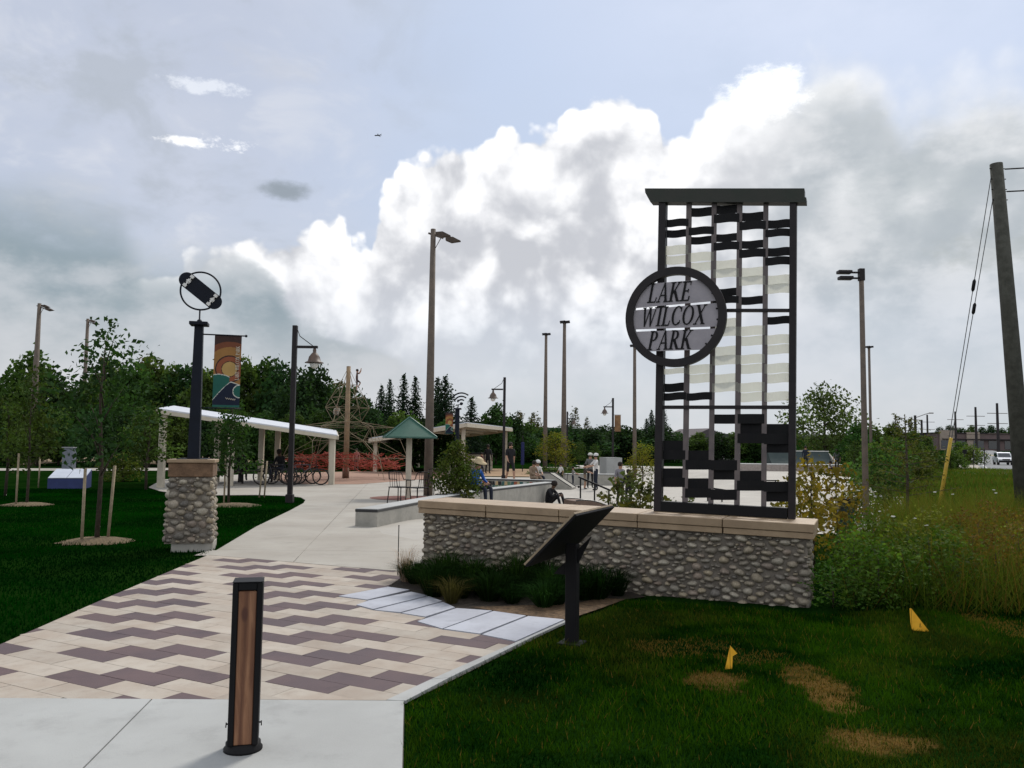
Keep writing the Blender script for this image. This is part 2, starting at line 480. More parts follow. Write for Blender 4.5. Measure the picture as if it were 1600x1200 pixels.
class MB:
    def __init__(s):
        s.v, s.f, s.mi = [], [], []

    def add(s, vs, fs, mi=0):
        o = len(s.v)
        s.v += [tuple(p) for p in vs]
        s.f += [tuple(i + o for i in q) for q in fs]
        s.mi += [mi] * len(fs)
        return s

    def box(s, c, d, M=None, mi=0):
        hx, hy, hz = d[0] / 2, d[1] / 2, d[2] / 2
        vs = [Vector((c[0] + a * hx, c[1] + b * hy, c[2] + e * hz)) for e in (-1, 1) for a, b in ((-1, -1), (1, -1), (1, 1), (-1, 1))]
        if M is not None:
            vs = [M @ p for p in vs]
        return s.add(vs, [(3, 2, 1, 0), (4, 5, 6, 7), (0, 1, 5, 4), (1, 2, 6, 5), (2, 3, 7, 6), (3, 0, 4, 7)], mi)

    def bev(s, c, d, b=0.01, mi=0):
        """box with chamfered edges"""
        bm = bmesh.new()
        bmesh.ops.create_cube(bm, size=1.0)
        for v in bm.verts:
            v.co = Vector((v.co.x * d[0] + c[0], v.co.y * d[1] + c[1], v.co.z * d[2] + c[2]))
        bmesh.ops.bevel(bm, geom=bm.edges[:], offset=b, segments=1, affect='EDGES')
        bm.verts.ensure_lookup_table()
        bm.verts.index_update()
        s.add([v.co for v in bm.verts], [[v.index for v in f.verts] for f in bm.faces], mi)
        bm.free()
        return s

    def bar(s, p, q, w, h=None, mi=0, up=(0, 0, 1)):
        """rectangular bar from p to q"""
        p, q = Vector(p), Vector(q)
        h = w if h is None else h
        t = (q - p).normalized()
        u = Vector(up)
        if abs(t.dot(u)) > 0.98:
            u = Vector((0, 1, 0))
        x = t.cross(u).normalized()
        y = x.cross(t)
        vs = []
        for c in (p, q):
            for a, b in ((-1, -1), (1, -1), (1, 1), (-1, 1)):
                vs.append(c + x * a * w / 2 + y * b * h / 2)
        return s.add(vs, [(3, 2, 1, 0), (4, 5, 6, 7), (0, 1, 5, 4), (1, 2, 6, 5), (2, 3, 7, 6), (3, 0, 4, 7)], mi)

    def tube(s, pts, rad, seg=8, mi=0, cap=True, closed=False):
        pts = [Vector(p) for p in pts]
        n = len(pts)
        if not hasattr(rad, '__len__'):
            rad = [rad] * n
        vs = []
        x = None
        for i, p in enumerate(pts):
            if closed:
                t = (pts[(i + 1) % n] - pts[i - 1]).normalized()
            else:
                t = (pts[min(i + 1, n - 1)] - pts[max(i - 1, 0)]).normalized()
            if x is None:
                x = t.orthogonal().normalized()
            else:
                x = (x - t * x.dot(t))
                x = x.normalized() if x.length > 1e-6 else t.orthogonal().normalized()
            y = t.cross(x)
            for k in range(seg):
                a = 2 * PI * k / seg
                vs.append(p + (x * math.cos(a) + y * math.sin(a)) * rad[i])
        fs = []
        m = n if closed else n - 1
        for i in range(m):
            j = (i + 1) % n
            for k in range(seg):
                l = (k + 1) % seg
                fs.append((i * seg + k, i * seg + l, j * seg + l, j * seg + k))
        if cap and not closed:
            fs.append(tuple(range(seg - 1, -1, -1)))
            fs.append(tuple((n - 1) * seg + k for k in range(seg)))
        return s.add(vs, fs, mi)

    def ring(s, c, r, rad, axis='Y', n=40, seg=8, a0=0.0, a1=None, M=None, mi=0):
        full = a1 is None
        a1 = 2 * PI if full else a1
        pts = []
        for i in range(n if full else n + 1):
            a = a0 + (a1 - a0) * i / n
            ca, sa = math.cos(a) * r, math.sin(a) * r
            p = {'Y': Vector((ca, 0, sa)), 'X': Vector((0, ca, sa)), 'Z': Vector((ca, sa, 0))}[axis] + Vector(c)
            pts.append(M @ p if M is not None else p)
        return s.tube(pts, rad, seg, mi, closed=full)

    def lathe(s, c, prof, seg=16, mi=0, M=None):
        vs = []
        for r, z in prof:
            for k in range(seg):
                a = 2 * PI * k / seg
                p = Vector((c[0] + r * math.cos(a), c[1] + r * math.sin(a), c[2] + z))
                vs.append(M @ p if M is not None else p)
        fs = []
        for i in range(len(prof) - 1):
            for k in range(seg):
                l = (k + 1) % seg
                fs.append((i * seg + k, i * seg + l, (i + 1) * seg + l, (i + 1) * seg + k))
        fs.append(tuple(range(seg - 1, -1, -1)))
        fs.append(tuple((len(prof) - 1) * seg + k for k in range(seg)))
        return s.add(vs, fs, mi)

    def prism(s, poly, z0, z1, mi=0, M=None):
        """polygon in local x/y extruded in z (M maps it into place)"""
        n = len(poly)
        ar = sum(poly[i][0] * poly[(i + 1) % n][1] - poly[(i + 1) % n][0] * poly[i][1] for i in range(n))
        if ar < 0:
            poly = poly[::-1]
        vs = [Vector((p[0], p[1], z0)) for p in poly] + [Vector((p[0], p[1], z1)) for p in poly]
        if M is not None:
            vs = [M @ p for p in vs]
        fs = [tuple(range(n - 1, -1, -1)), tuple(range(n, 2 * n))]
        for i in range(n):
            j = (i + 1) % n
            fs.append((i, j, n + j, n + i))
        return s.add(vs, fs, mi)

    def mesh(s, name, mats, smooth=False):
        me = bpy.data.meshes.new(name)
        me.from_pydata(s.v, [], s.f)
        mats = mats if isinstance(mats, (list, tuple)) else [mats]
        for m in mats:
            me.materials.append(m)
        if len(mats) > 1:
            me.polygons.foreach_set('material_index', s.mi)
        if smooth:
            me.polygons.foreach_set('use_smooth', [True] * len(me.polygons))
        me.update()
        return me

    def build(s, name, mats, parent=None, smooth=False, loc=None, rot=None):
        return link(name, s.mesh(name, mats, smooth), parent, loc, rot)


def link(name, me, parent=None, loc=None, rot=None):
    o = bpy.data.objects.new(name, me)
    COL.objects.link(o)
    if parent is not None:
        o.parent = parent
    if loc is not None:
        o.location = loc
    if rot is not None:
        o.rotation_euler = rot
    return o


def tag(o, label=None, cat=None, group=None, kind=None):
    if label:
        o['label'] = label
    if cat:
        o['category'] = cat
    if group:
        o['group'] = group
    if kind:
        o['kind'] = kind
    return o


def thing(name, label, cat, loc=(0, 0, 0), rz=0.0, group=None, rot=None):
    o = bpy.data.objects.new(name, None)
    o.empty_display_size = 0.2
    COL.objects.link(o)
    o.location = loc
    o.rotation_euler = rot if rot is not None else (0, 0, rz)
    return tag(o, label, cat, group)


def copy_tree(o, parent=None):
    c = o.copy()
    COL.objects.link(c)
    c.parent = parent
    for ch in o.children:
        copy_tree(ch, c)
    return c


def obj_np(name, verts, faces, cols, material, parent=None):
    """big meshes from numpy: verts (n,3), faces (m,k), cols per vertex (n,3)"""
    me = bpy.data.meshes.new(name)
    m, k = faces.shape
    me.vertices.add(len(verts))
    me.vertices.foreach_set('co', verts.astype(np.float32).ravel())
    me.loops.add(m * k)
    me.loops.foreach_set('vertex_index', faces.astype(np.int32).ravel())
    me.polygons.add(m)
    me.polygons.foreach_set('loop_start', np.arange(0, m * k, k, dtype=np.int32))
    me.polygons.foreach_set('loop_total', np.full(m, k, dtype=np.int32))
    at = me.color_attributes.new('col', 'FLOAT_COLOR', 'POINT')
    c4 = np.ones((len(verts), 4), dtype=np.float32)
    c4[:, :3] = cols
    at.data.foreach_set('color', c4.ravel())
    me.materials.append(material)
    me.update()
    me.validate()
    return link(name, me, parent)


def smooth01(x, a, b):
    t = min(1.0, max(0.0, (x - a) / (b - a)))
    return t * t * (3 - 2 * t)


LEDGE = [(-2.6, 16.4), (-0.82, 24.0), (1.72, 30.6)]
BASIN = -0.45


def ledge_x(y):
    if y <= 24.0:
        return -2.6 + (y - 16.4) * (1.78 / 7.6)
    return -0.82 + (min(y, 31.0) - 24.0) * (2.54 / 6.6)


def gz(x, y):
    z = 0.0
    if y > 13:
        k = smooth01(x, ledge_x(y) - 0.42, ledge_x(y) - 0.06) * smooth01(y, 17.5, 24.5) * (1 - smooth01(x, 10.5, 14.0)) * (1 - smooth01(y, 60, 66))
        z += BASIN * k
    if y > 120:
        z += (y - 120) * 0.02 * smooth01(y, 120, 160)
    return z


def gpz(px, py):
    """ground point under a pixel, following the ground's height"""
    z = 0.0
    for _ in range(6):
        p = gp(px, py, z)
        z = gz(p.x, p.y)
    return Vector((p.x, p.y, z))


def at_d(px, Y, py=700):
    """point on the ground at depth Y in the direction of column px"""
    p = pt(px, py, Y)
    return Vector((p.x, Y, gz(p.x, Y)))

# ================================================================== the ground
def P2(pxs, z=0.0):
    return [(gp(a, b, z).x, gp(a, b, z).y) for a, b in pxs]


DRY = [(1280, 1068, 42, 34), (1300, 1095, 36, 18), (1372, 1158, 72, 22), (1118, 1062, 46, 18), (1180, 1025, 60, 12),
       (1590, 985, 40, 26), (1070, 1012, 80, 16)]
DRYW = []
for (a, b, ra, rb) in DRY:
    c = gp(a, b)
    DRYW.append((c.x, c.y, abs(gp(a + ra, b).x - c.x), abs(gp(a, b - rb).y - gp(a, b + rb).y) / 2))


def ground_mat():
    m = bpy.data.materials.new('turf')
    m.use_nodes = True
    q = NG(m.node_tree)
    b = m.node_tree.nodes['Principled BSDF']
    b.inputs['Roughness'].default_value = 0.95
    b.inputs['Specular IOR Level'].default_value = 0.0
    pos = q.n('ShaderNodeNewGeometry').outputs['Position']
    n1 = q.noise(pos, 0.6, 4, 0.6)
    n2 = q.noise(pos, 30, 3, 0.7)
    c = q.mix(q.sm(n1, 0.35, 0.7), (0.003, 0.016, 0.002), (0.009, 0.028, 0.004))
    c = q.mix(q.sm(n2, 0.3, 0.7), q.mix(1.0, c, (0.45, 0.5, 0.45), 'MULTIPLY'), c)
    sx = q.n('ShaderNodeSeparateXYZ')
    q.L.new(pos, sx.inputs[0])
    nd = q.noise(pos, 3.5, 5, 0.65)
    for (x, y, rx, ry) in DRYW[:4]:
        ax = q.m('DIVIDE', q.m('SUBTRACT', sx.outputs[0], x), rx)
        ay = q.m('DIVIDE', q.m('SUBTRACT', sx.outputs[1], y), ry)
        d = q.m('ADD', q.m('MULTIPLY', ax, ax), q.m('MULTIPLY', ay, ay))
        d = q.m('ADD', d, q.m('MULTIPLY', q.m('SUBTRACT', nd, 0.5), 4.5))
        c = q.mix(q.m('MULTIPLY', q.sm(d, 1.3, 0.1), 0.8), c, (0.12, 0.07, 0.022))
    q.L.new(c, b.inputs['Base Color'])
    bp = q.n('ShaderNodeBump')
    bp.inputs['Strength'].default_value = 0.8
    bp.inputs['Distance'].default_value = 0.03
    q.put(bp.inputs['Height'], n2)
    q.L.new(bp.outputs[0], b.inputs['Normal'])
    return m


TURF = ground_mat()
gx = sorted(set([-1600, -900, -500, -300, -180, -120, -80, -60, -45, -35, -28, -22, -18] + [round(-14 + .5 * i, 2) for i in range(61)] +
                [18, 21, 25, 30, 36, 45, 60, 80, 110, 150, 210, 300, 450, 700, 1200, 1800]))
gy = sorted(set([-60, -20, -5, 2, 6, 9, 11] + [round(12 + .6 * i, 2) for i in range(97)] + [72, 78, 86, 95, 105, 115, 125, 140, 160, 200, 260, 340, 450, 600, 900, 1500, 2600]))
mb = MB()
vs = [(x, y, gz(x, y) - 0.006) for y in gy for x in gx]
fs = []
nx = len(gx)
for j in range(len(gy) - 1):
    for i in range(nx - 1):
        fs.append((j * nx + i, j * nx + i + 1, (j + 1) * nx + i + 1, (j + 1) * nx + i))
mb.add(vs, fs)
tag(mb.build('ground', TURF, smooth=True), kind='structure')

# skate park floor: the same grid, concrete, a little above the ground
mb = MB()
vmap = {}
for j in range(len(gy) - 1):
    for i in range(nx - 1):
        xc, yc = (gx[i] + gx[i + 1]) / 2, (gy[j] + gy[j + 1]) / 2
        if yc > 11.6 and yc < 76 and xc > ledge_x(yc) - 0.7 and xc < (3.2 if yc < 16 else 4.6 + 0.31 * yc) and not (yc > 61 and xc < 6):
            ids = []
            for (a, b) in ((i, j), (i + 1, j), (i + 1, j + 1), (i, j + 1)):
                if (a, b) not in vmap:
                    vmap[(a, b)] = len(mb.v)
                    mb.v.append((gx[a], gy[b], gz(gx[a], gy[b]) + 0.012))
                ids.append(vmap[(a, b)])
            mb.f.append(tuple(ids))
            mb.mi.append(0)
tag(mb.build('skate_park_floor', mat('skate_concrete', (0.345, 0.325, 0.288), 0.75, (0.285, 0.265, 0.235), 0.4, 0.1, 100)), kind='structure')


def sheet(name, poly, z, m, t=0.0, kind='structure'):
    mb = MB()
    if t:
        mb.prism(poly, z - t, z)
    else:
        mb.add([(p[0], p[1], z) for p in poly], [tuple(range(len(poly)))])
    o = mb.build(name, m)
    if kind:
        tag(o, kind=kind)
    return o


def clip_convex(subject, clip):
    """Sutherland-Hodgman: subject (any) by convex counter-clockwise clip polygon"""
    out = list(subject)
    n = len(clip)
    for i in range(n):
        a, b = clip[i], clip[(i + 1) % n]
        ex, ey = b[0] - a[0], b[1] - a[1]
        inp, out = out, []
        if not inp:
            break
        for k in range(len(inp)):
            p, q = inp[k - 1], inp[k]
            sp_ = ex * (p[1] - a[1]) - ey * (p[0] - a[0])
            sq = ex * (q[1] - a[1]) - ey * (q[0] - a[0])
            if sq >= 0:
                if sp_ < 0:
                    t = sp_ / (sp_ - sq)
                    out.append((p[0] + (q[0] - p[0]) * t, p[1] + (q[1] - p[1]) * t))
                out.append(q)
            elif sp_ >= 0:
                t = sp_ / (sp_ - sq)
                out.append((p[0] + (q[0] - p[0]) * t, p[1] + (q[1] - p[1]) * t))
    res = []
    for p in out:
        if not res or (abs(p[0] - res[-1][0]) + abs(p[1] - res[-1][1])) > 1e-4:
            res.append(p)
    if len(res) > 2 and (abs(res[0][0] - res[-1][0]) + abs(res[0][1] - res[-1][1])) < 1e-4:
        res.pop()
    return res


def area(p):
    return 0.5 * sum(p[i][0] * p[(i + 1) % len(p)][1] - p[(i + 1) % len(p)][0] * p[i][1] for i in range(len(p)))


def inset(poly, g_):
    """shrink a nearly convex polygon by g_"""
    if area(poly) < 0:
        poly = poly[::-1]
    n = len(poly)
    out = []
    for i in range(n):
        p0, p1, p2 = Vector((*poly[i - 1], 0)), Vector((*poly[i], 0)), Vector((*poly[(i + 1) % n], 0))
        d1, d2 = (p1 - p0), (p2 - p1)
        if d1.length < 1e-6 or d2.length < 1e-6:
            out.append(poly[i])
            continue
        d1.normalize()
        d2.normalize()
        n1, n2 = Vector((-d1.y, d1.x, 0)), Vector((-d2.y, d2.x, 0))
        k = (n1 + n2)
        den = 1 + n1.dot(n2)
        k = k / den if den > 0.15 else n1
        out.append((p1.x + k.x * g_, p1.y + k.y * g_))
    return out


def split(polys, a, b):
    """cut polygons along the line a-b"""
    ex, ey = b[0] - a[0], b[1] - a[1]
    big = 400.0
    l = math.hypot(ex, ey)
    ex, ey = ex / l, ey / l
    p0, p1 = (a[0] - ex * big, a[1] - ey * big), (a[0] + ex * big, a[1] + ey * big)
    left = [p0, p1, (p1[0] - ey * big, p1[1] + ex * big), (p0[0] - ey * big, p0[1] + ex * big)]
    rightp = [p1, p0, (p0[0] + ey * big, p0[1] - ex * big), (p1[0] + ey * big, p1[1] - ex * big)]
    res = []
    for p in polys:
        for c in (left, rightp):
            q = clip_convex(p, c)
            if len(q) > 2 and abs(area(q)) > 0.01:
                res.append(q)
    return res


def slabs(name, poly, lines, z, m, gap=0.006, t=0.03):
    base = sheet(name, poly, z - 0.014, JOINT)
    ps = [poly]
    for a, b in lines:
        ps = split(ps, a, b)
    for p in ps:
        MB().prism(inset(p, gap), z - 0.012, z).build('slab', m, base)
    return base


# the near pavement: two slabs with a slanting joint
A, B, C_ = gp(-260, 1094), gp(632, 1100), gp(630, 1200)
dirx = (C_ - B)
front = [(A.x, A.y), (B.x, B.y), (C_.x + dirx.x * 1.2, C_.y + dirx.y * 1.2), (A.x + dirx.x * 2.2, C_.y + dirx.y * 1.2)]
slabs('front_pavement', front, [(P2([(237, 1098)])[0], P2([(137, 1200)])[0])], 0.022, CONC, 0.005)

# walkway and plaza behind the pavers
plaza_px = [(325, 869), (400, 824), (452, 799), (474, 787), (477, 782), (470, 778), (452, 775.5), (400, 774), (330, 774.5), (280, 772), (250, 768), (232, 762)]
plaza = P2(plaza_px)
plaza += [(-15.2, 36.5), (-14.0, 44.5), (1.4, 44.5), (1.5, 31.0), (-1.05, 24.1), (-2.72, 16.8), (-2.3, 15.2), (-0.3, 12.6)] + P2([(700, 868), (648, 884), (640, 896)])
plaza_lines = [(P2([(455, 884)])[0], P2([(556, 776)])[0]), (P2([(400, 822)])[0], P2([(640, 826)])[0]),
               (P2([(330, 860)])[0], P2([(660, 864)])[0]), (P2([(430, 800)])[0], P2([(600, 801)])[0]), (P2([(320, 771)])[0], P2([(620, 764)])[0]),
               (P2([(300, 757)])[0], P2([(700, 757)])[0])]
slabs('plaza_pavement', plaza, plaza_lines, 0.018, CONC2, 0.005)

# rubber play surface under the climbing net, laid on the plaza
tag(sheet('rubber_play_surface', P2([(455, 757.0), (560, 757.5), (640, 751), (690, 748), (712, 742), (700, 738.5), (560, 737), (430, 740), (420, 748)]), 0.024, RUBBER), kind='structure')
# far left: pale path and sand court; grass beyond
tag(sheet('lawn_path', P2([(-500, 731.5), (-500, 735.5), (60, 735.5), (260, 735.5), (330, 734), (330, 731), (60, 732)]), 0.01, CONC2), kind='structure')
tag(sheet('sand_court', P2([(20, 727), (110, 722), (250, 726), (300, 724), (420, 722), (640, 718), (640, 713), (420, 711), (100, 713)]), 0.01, SAND), kind='structure')
tag(sheet('tan_play_ground', [(-5.5, 46), (1.2, 46), (1.9, 62), (-5.5, 62)], 0.012, mat('tan_ground', (0.30, 0.20, 0.115), 0.95, (0.25, 0.165, 0.095), 0.6)), kind='structure')
tag(sheet('far_path', [(2.2, 66), (14, 67), (40, 73), (40, 75.5), (14, 70), (2.2, 69)], 0.01, CONC2), kind='structure')

# ------------------------------------------------------------------ pavers
PUA = R_(-28.0)
PU, PV = Vector((math.cos(PUA), math.sin(PUA))), Vector((-math.sin(PUA), math.cos(PUA)))
PLn, PWd = 0.54, 0.22
Bsl = {  # the pale blue-grey slabs along the planting bed (corners on the ground)
    'A': [(528, 935), (606, 920), (641, 925), (574, 941)],
    'B': [(556, 949), (575, 942), (642, 928), (670, 934), (583, 956)],
    'C': [(583, 957), (670, 935), (692, 943), (626, 961)],
    'D': [(626, 962), (692, 944), (712, 953), (665, 968)],
    'E': [(651, 975), (713, 954), (770, 958), (691, 987)],
    'F': [(692, 987), (771, 958.5), (823, 966), (750, 995)],
    'G': [(752, 996), (825, 966.5), (883, 972), (806, 1007)],
}
reg = P2([(-230, 1096), (603, 1099.5), (806, 1007.5), (750, 995.5), (691, 987.5), (651, 975.5), (665, 968.5), (626, 962), (583, 957), (556, 949.5), (574, 941.5), (527, 935.5),
          (606, 919.5), (640, 897), (325, 869.5), (160, 940), (0, 1011), (-120, 1064)])
pav_base = sheet('zigzag_paving', P2([(-235, 1096), (632, 1101), (890, 972), (883, 971), (606, 919), (640, 896), (325, 869), (0, 1010), (-120, 1063)]), 0.004, JOINT)
O0 = gp(68, 1062.6)
full = {}
for key, m in (('l', PLIGHT), ('d', PDARK)):
    h = 0.0028
    full[key] = MB().prism([(h, h), (PLn - h, h), (PLn - h, PWd - h), (h, PWd - h)], 0, 0.016).mesh('paver', m)
for k in range(-26, 48):
    for j in range(-44, 30):
        uo = (j + k / 2) * PLn
        o = Vector((O0.x, O0.y)) + PU * uo + PV * (k * PWd)
        cs = [o, o + PU * PLn, o + PU * PLn + PV * PWd, o + PV * PWd]
        if max(c.y for c in cs) < 4.6 or min(c.y for c in cs) > 13 or max(c.x for c in cs) < -6.2 or min(c.x for c in cs) > 1.6:
            continue
        q = clip_convex(reg, [(c.x, c.y) for c in cs])
        if len(q) < 3 or abs(area(q)) < 0.002:
            continue
        mm = (k + j) // 4
        key = 'd' if ((k + j) % 4 < 3 and (mm - j) % 2 == 0) else 'l'
        jz = 0.0046 + RNG.uniform(0, 0.0016)
        if abs(abs(area(q)) - PLn * PWd) < 0.001:
            link('paver', full[key], pav_base, (o.x, o.y, jz), (0, 0, PUA))
        else:
            MB().prism(inset(q, 0.0022), jz, jz + 0.016).build('paver', PDARK if key == 'd' else PLIGHT, pav_base)
for key, p in Bsl.items():
    MB().prism(inset(P2(p), 0.006), 0.005, 0.026).build('border_slab', PBLUE, pav_base)
# pale edging between pavers and lawn, in three lengths
ei = P2([(603, 1099.5), (672, 1067), (740, 1037), (806, 1007.8), (884, 972.5)])
eo = P2([(634, 1101), (703, 1064), (768, 1032), (832, 1000), (893, 972)])
for i in range(4):
    MB().prism(inset([ei[i], eo[i], eo[i + 1], ei[i + 1]], 0.003), 0.005, 0.024).build('edging_slab', CONC, pav_base)

# ------------------------------------------------------------------ planting bed in front of the wall
bed = P2([(606, 919.5), (641, 925.5), (671, 934), (693, 943), (713, 953), (770, 958), (824, 966), (884, 972), (978, 938), (1010, 934), (960, 918), (800, 897), (660, 893), (640, 897)])
tag(sheet('planting_bed_soil', bed, 0.012, SOIL), kind='structure')
mul = P2([(735, 951), (772, 957), (826, 965), (884, 971.5), (930, 956), (978, 938.5), (940, 937), (900, 945), (830, 948)])
tag(sheet('bed_mulch', mul, 0.017, mat('bed_mulch', (0.16, 0.10, 0.055), 0.95, (0.06, 0.038, 0.02), 22, 0.9, 60)), kind='structure')

# ------------------------------------------------------------------ road far right, going uphill
def rp(x, y, dz):
    return (x, y, gz(x, y) + dz)


def strip(name, cl, w0, w1, dz, m):
    mb = MB()
    vs = []
    for i, (x, y) in enumerate(cl):
        a = Vector(cl[max(i - 1, 0)])
        b = Vector(cl[min(i + 1, len(cl) - 1)])
        t = (b - a).normalized()
        n = Vector((t.y, -t.x))
        for w in (w0, w1):
            vs.append((x + n.x * w, y + n.y * w, gz(x, y) + dz))
    mb.add(vs, [(2 * i, 2 * i + 1, 2 * i + 3, 2 * i + 2) for i in range(len(cl) - 1)])
    return mb.build(name, m, smooth=True)


RCL = [(40, 60), (62, 100), (78, 130), (96, 165), (118, 210), (146, 270), (176, 340)]
road = tag(strip('road', RCL, -5.2, 5.2, 0.05, ASPH), kind='structure')
wl = mat('road_line', (0.6, 0.6, 0.56), 0.8)
strip('lane_line', RCL, -0.12, 0.12, 0.056, mat('road_line_yellow', (0.55, 0.4, 0.08), 0.8)).parent = road
strip('edge_line', RCL, -4.75, -4.6, 0.056, wl).parent = road
tag(strip('road_shoulder', RCL, -7.4, -5.0, 0.03, mat('gravel_shoulder', (0.33, 0.30, 0.25), 0.95, (0.24, 0.22, 0.18), 2)), kind='structure')

# ------------------------------------------------------------------ grass


def in_poly(xy, poly):
    x, y = xy[:, 0], xy[:, 1]
    ins = np.zeros(len(xy), bool)
    n = len(poly)
    for i in range(n):
        x1, y1 = poly[i]
        x2, y2 = poly[(i + 1) % n]
        if y1 == y2:
            continue
        c = ((y1 > y) != (y2 > y)) & (x < (x2 - x1) * (y - y1) / (y2 - y1) + x1)
        ins ^= c
    return ins


def value_noise(xy, s, seed):
    r = np.random.default_rng(seed)
    T = r.random((64, 64))
    q = xy * s
    i = np.floor(q).astype(int)
    f = q - i
    f = f * f * (3 - 2 * f)
    a = T[i[:, 0] % 64, i[:, 1] % 64]
    b = T[(i[:, 0] + 1) % 64, i[:, 1] % 64]
    c = T[i[:, 0] % 64, (i[:, 1] + 1) % 64]
    d = T[(i[:, 0] + 1) % 64, (i[:, 1] + 1) % 64]
    return (a * (1 - f[:, 0]) + b * f[:, 0]) * (1 - f[:, 1]) + (c * (1 - f[:, 0]) + d * f[:, 0]) * f[:, 1]


def blades(name, poly, dens, h0, h1, w, label, dry=(), excl=(), dark=(0.001, 0.013, 0.001), light=(0.036, 0.088, 0.003), maxd=99, seed=3, kind='stuff', cat='grass', lean=0.5, drymix=0.12, zfun=None, segs=1, patch=1.2, olive=0.0):
    r = np.random.default_rng(seed)
    pa = np.array(poly)
    lo, hi = pa.min(0), pa.max(0)
    n = int((hi[0] - lo[0]) * (hi[1] - lo[1]) * dens)
    xy = r.random((n, 2)) * (hi - lo) + lo
    keep = in_poly(xy, poly) & (xy[:, 1] < maxd)
    for e_ in excl:
        keep &= ~in_poly(xy, e_)
    xy = xy[keep]
    n = len(xy)
    pn = value_noise(xy, patch, seed + 1) * 0.6 + value_noise(xy, patch * 3.7, seed + 2) * 0.4
    hgt = (h0 + (h1 - h0) * r.random(n)) * (0.6 + 0.8 * pn)
    dm = np.zeros(n)
    for (x, y, rx, ry) in dry:
        d = ((xy[:, 0] - x) / rx) ** 2 + ((xy[:, 1] - y) / ry) ** 2 + (value_noise(xy, 4.0, 9) - 0.5) * 1.6 + (value_noise(xy, 13.0, 10) - 0.5) * 1.4
        dm = np.maximum(dm, np.clip((1.3 - d) / 1.2, 0, 1))
    hgt *= 1 - 0.55 * dm
    an = r.random(n) * 2 * PI
    la = an + r.normal(0, 0.6, n)
    ln = hgt * lean * r.random(n)
    z0 = np.zeros(n) - 0.004 if zfun is None else np.array([zfun(a, b) for a, b in xy])
    wx, wy = np.cos(an + PI / 2) * w / 2, np.sin(an + PI / 2) * w / 2
    V = np.zeros((n, 3, 3))
    V[:, 0] = np.stack([xy[:, 0] - wx, xy[:, 1] - wy, z0], 1)
    V[:, 1] = np.stack([xy[:, 0] + wx, xy[:, 1] + wy, z0], 1)
    V[:, 2] = np.stack([xy[:, 0] + np.cos(la) * ln, xy[:, 1] + np.sin(la) * ln, z0 + hgt], 1)
    F_ = np.arange(n * 3).reshape(n, 3)
    t = np.clip((pn - .5) * 2.2 + .42 + r.normal(0, 0.18, n), 0, 1)[:, None]
    c = np.array(dark) * (1 - t) + np.array(light) * t
    t2 = (np.clip((value_noise(xy, patch * .7, seed + 7) - .52) * 4, 0, 1) * olive * (.4 + .6 * r.random(n)))[:, None]
    c = c * (1 - t2) + np.array((.085, .09, .012)) * t2
    dryc = np.array((0.20, 0.112, 0.028)) * (0.6 + 0.6 * r.random((n, 1)))
    mixd = np.maximum((r.random(n) < dm * 0.75).astype(float), (r.random(n) < drymix * pn).astype(float) * 0.8)[:, None]
    c = c * (1 - mixd) + dryc * mixd
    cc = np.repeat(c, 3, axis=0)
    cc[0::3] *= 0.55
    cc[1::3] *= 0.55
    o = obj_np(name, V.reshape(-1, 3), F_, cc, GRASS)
    return tag(o, label, cat, None, kind)


rl = P2([(633, 1102), (703, 1066), (768, 1033), (832, 1001), (893, 973), (980, 939), (1040, 942), (1274, 960), (1420, 955), (1620, 950), (1720, 960), (2300, 1260), (630, 1260)])
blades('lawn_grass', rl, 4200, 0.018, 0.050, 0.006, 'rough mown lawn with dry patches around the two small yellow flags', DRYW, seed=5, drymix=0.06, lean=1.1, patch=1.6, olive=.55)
ll = P2([(-330, 1140), (0, 1010), (160, 940), (323, 867), (398, 823), (451, 798), (473, 787), (476, 782), (468, 778.5), (452, 776.5), (400, 775), (330, 775.5), (280, 773), (250, 769), (230, 764), (-400, 764)])
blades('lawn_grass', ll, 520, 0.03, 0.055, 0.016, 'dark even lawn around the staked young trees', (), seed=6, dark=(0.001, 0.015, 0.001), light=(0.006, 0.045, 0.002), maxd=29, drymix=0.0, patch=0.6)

# ================================================================== lettering (serif capitals as polygons, cap height 1)
def _quad(a, b, w0, w1=None):
    """slanted stroke from foot a to head b with horizontal widths"""
    w1 = w0 if w1 is None else w1
    return [(a[0] - w0 / 2, a[1]), (a[0] + w0 / 2, a[1]), (b[0] + w1 / 2, b[1]), (b[0] - w1 / 2, b[1])]


def _rect(x0, y0, x1, y1):
    return [(x0, y0), (x1, y0), (x1, y1), (x0, y1)]


def _arc(cx, cy, rx, ry, tx, ty, a0, a1, n=14):
    """ellipse stroke as quads; tx = thickness at the sides, ty at top and bottom"""
    qs = []
    for i in range(n):
        p = a0 + (a1 - a0) * i / n
        q = a0 + (a1 - a0) * (i + 1) / n
        o = [(cx + rx * math.cos(t), cy + ry * math.sin(t)) for t in (p, q)]
        k = [(cx + (rx - tx) * math.cos(t), cy + (ry - ty) * math.sin(t)) for t in (q, p)]
        qs.append(o + k)
    return qs


T_, t_, s_ = 0.15, 0.065, 0.05


def _serif(x, y, w):
    return _rect(x - w / 2, y, x + w / 2, y + s_)


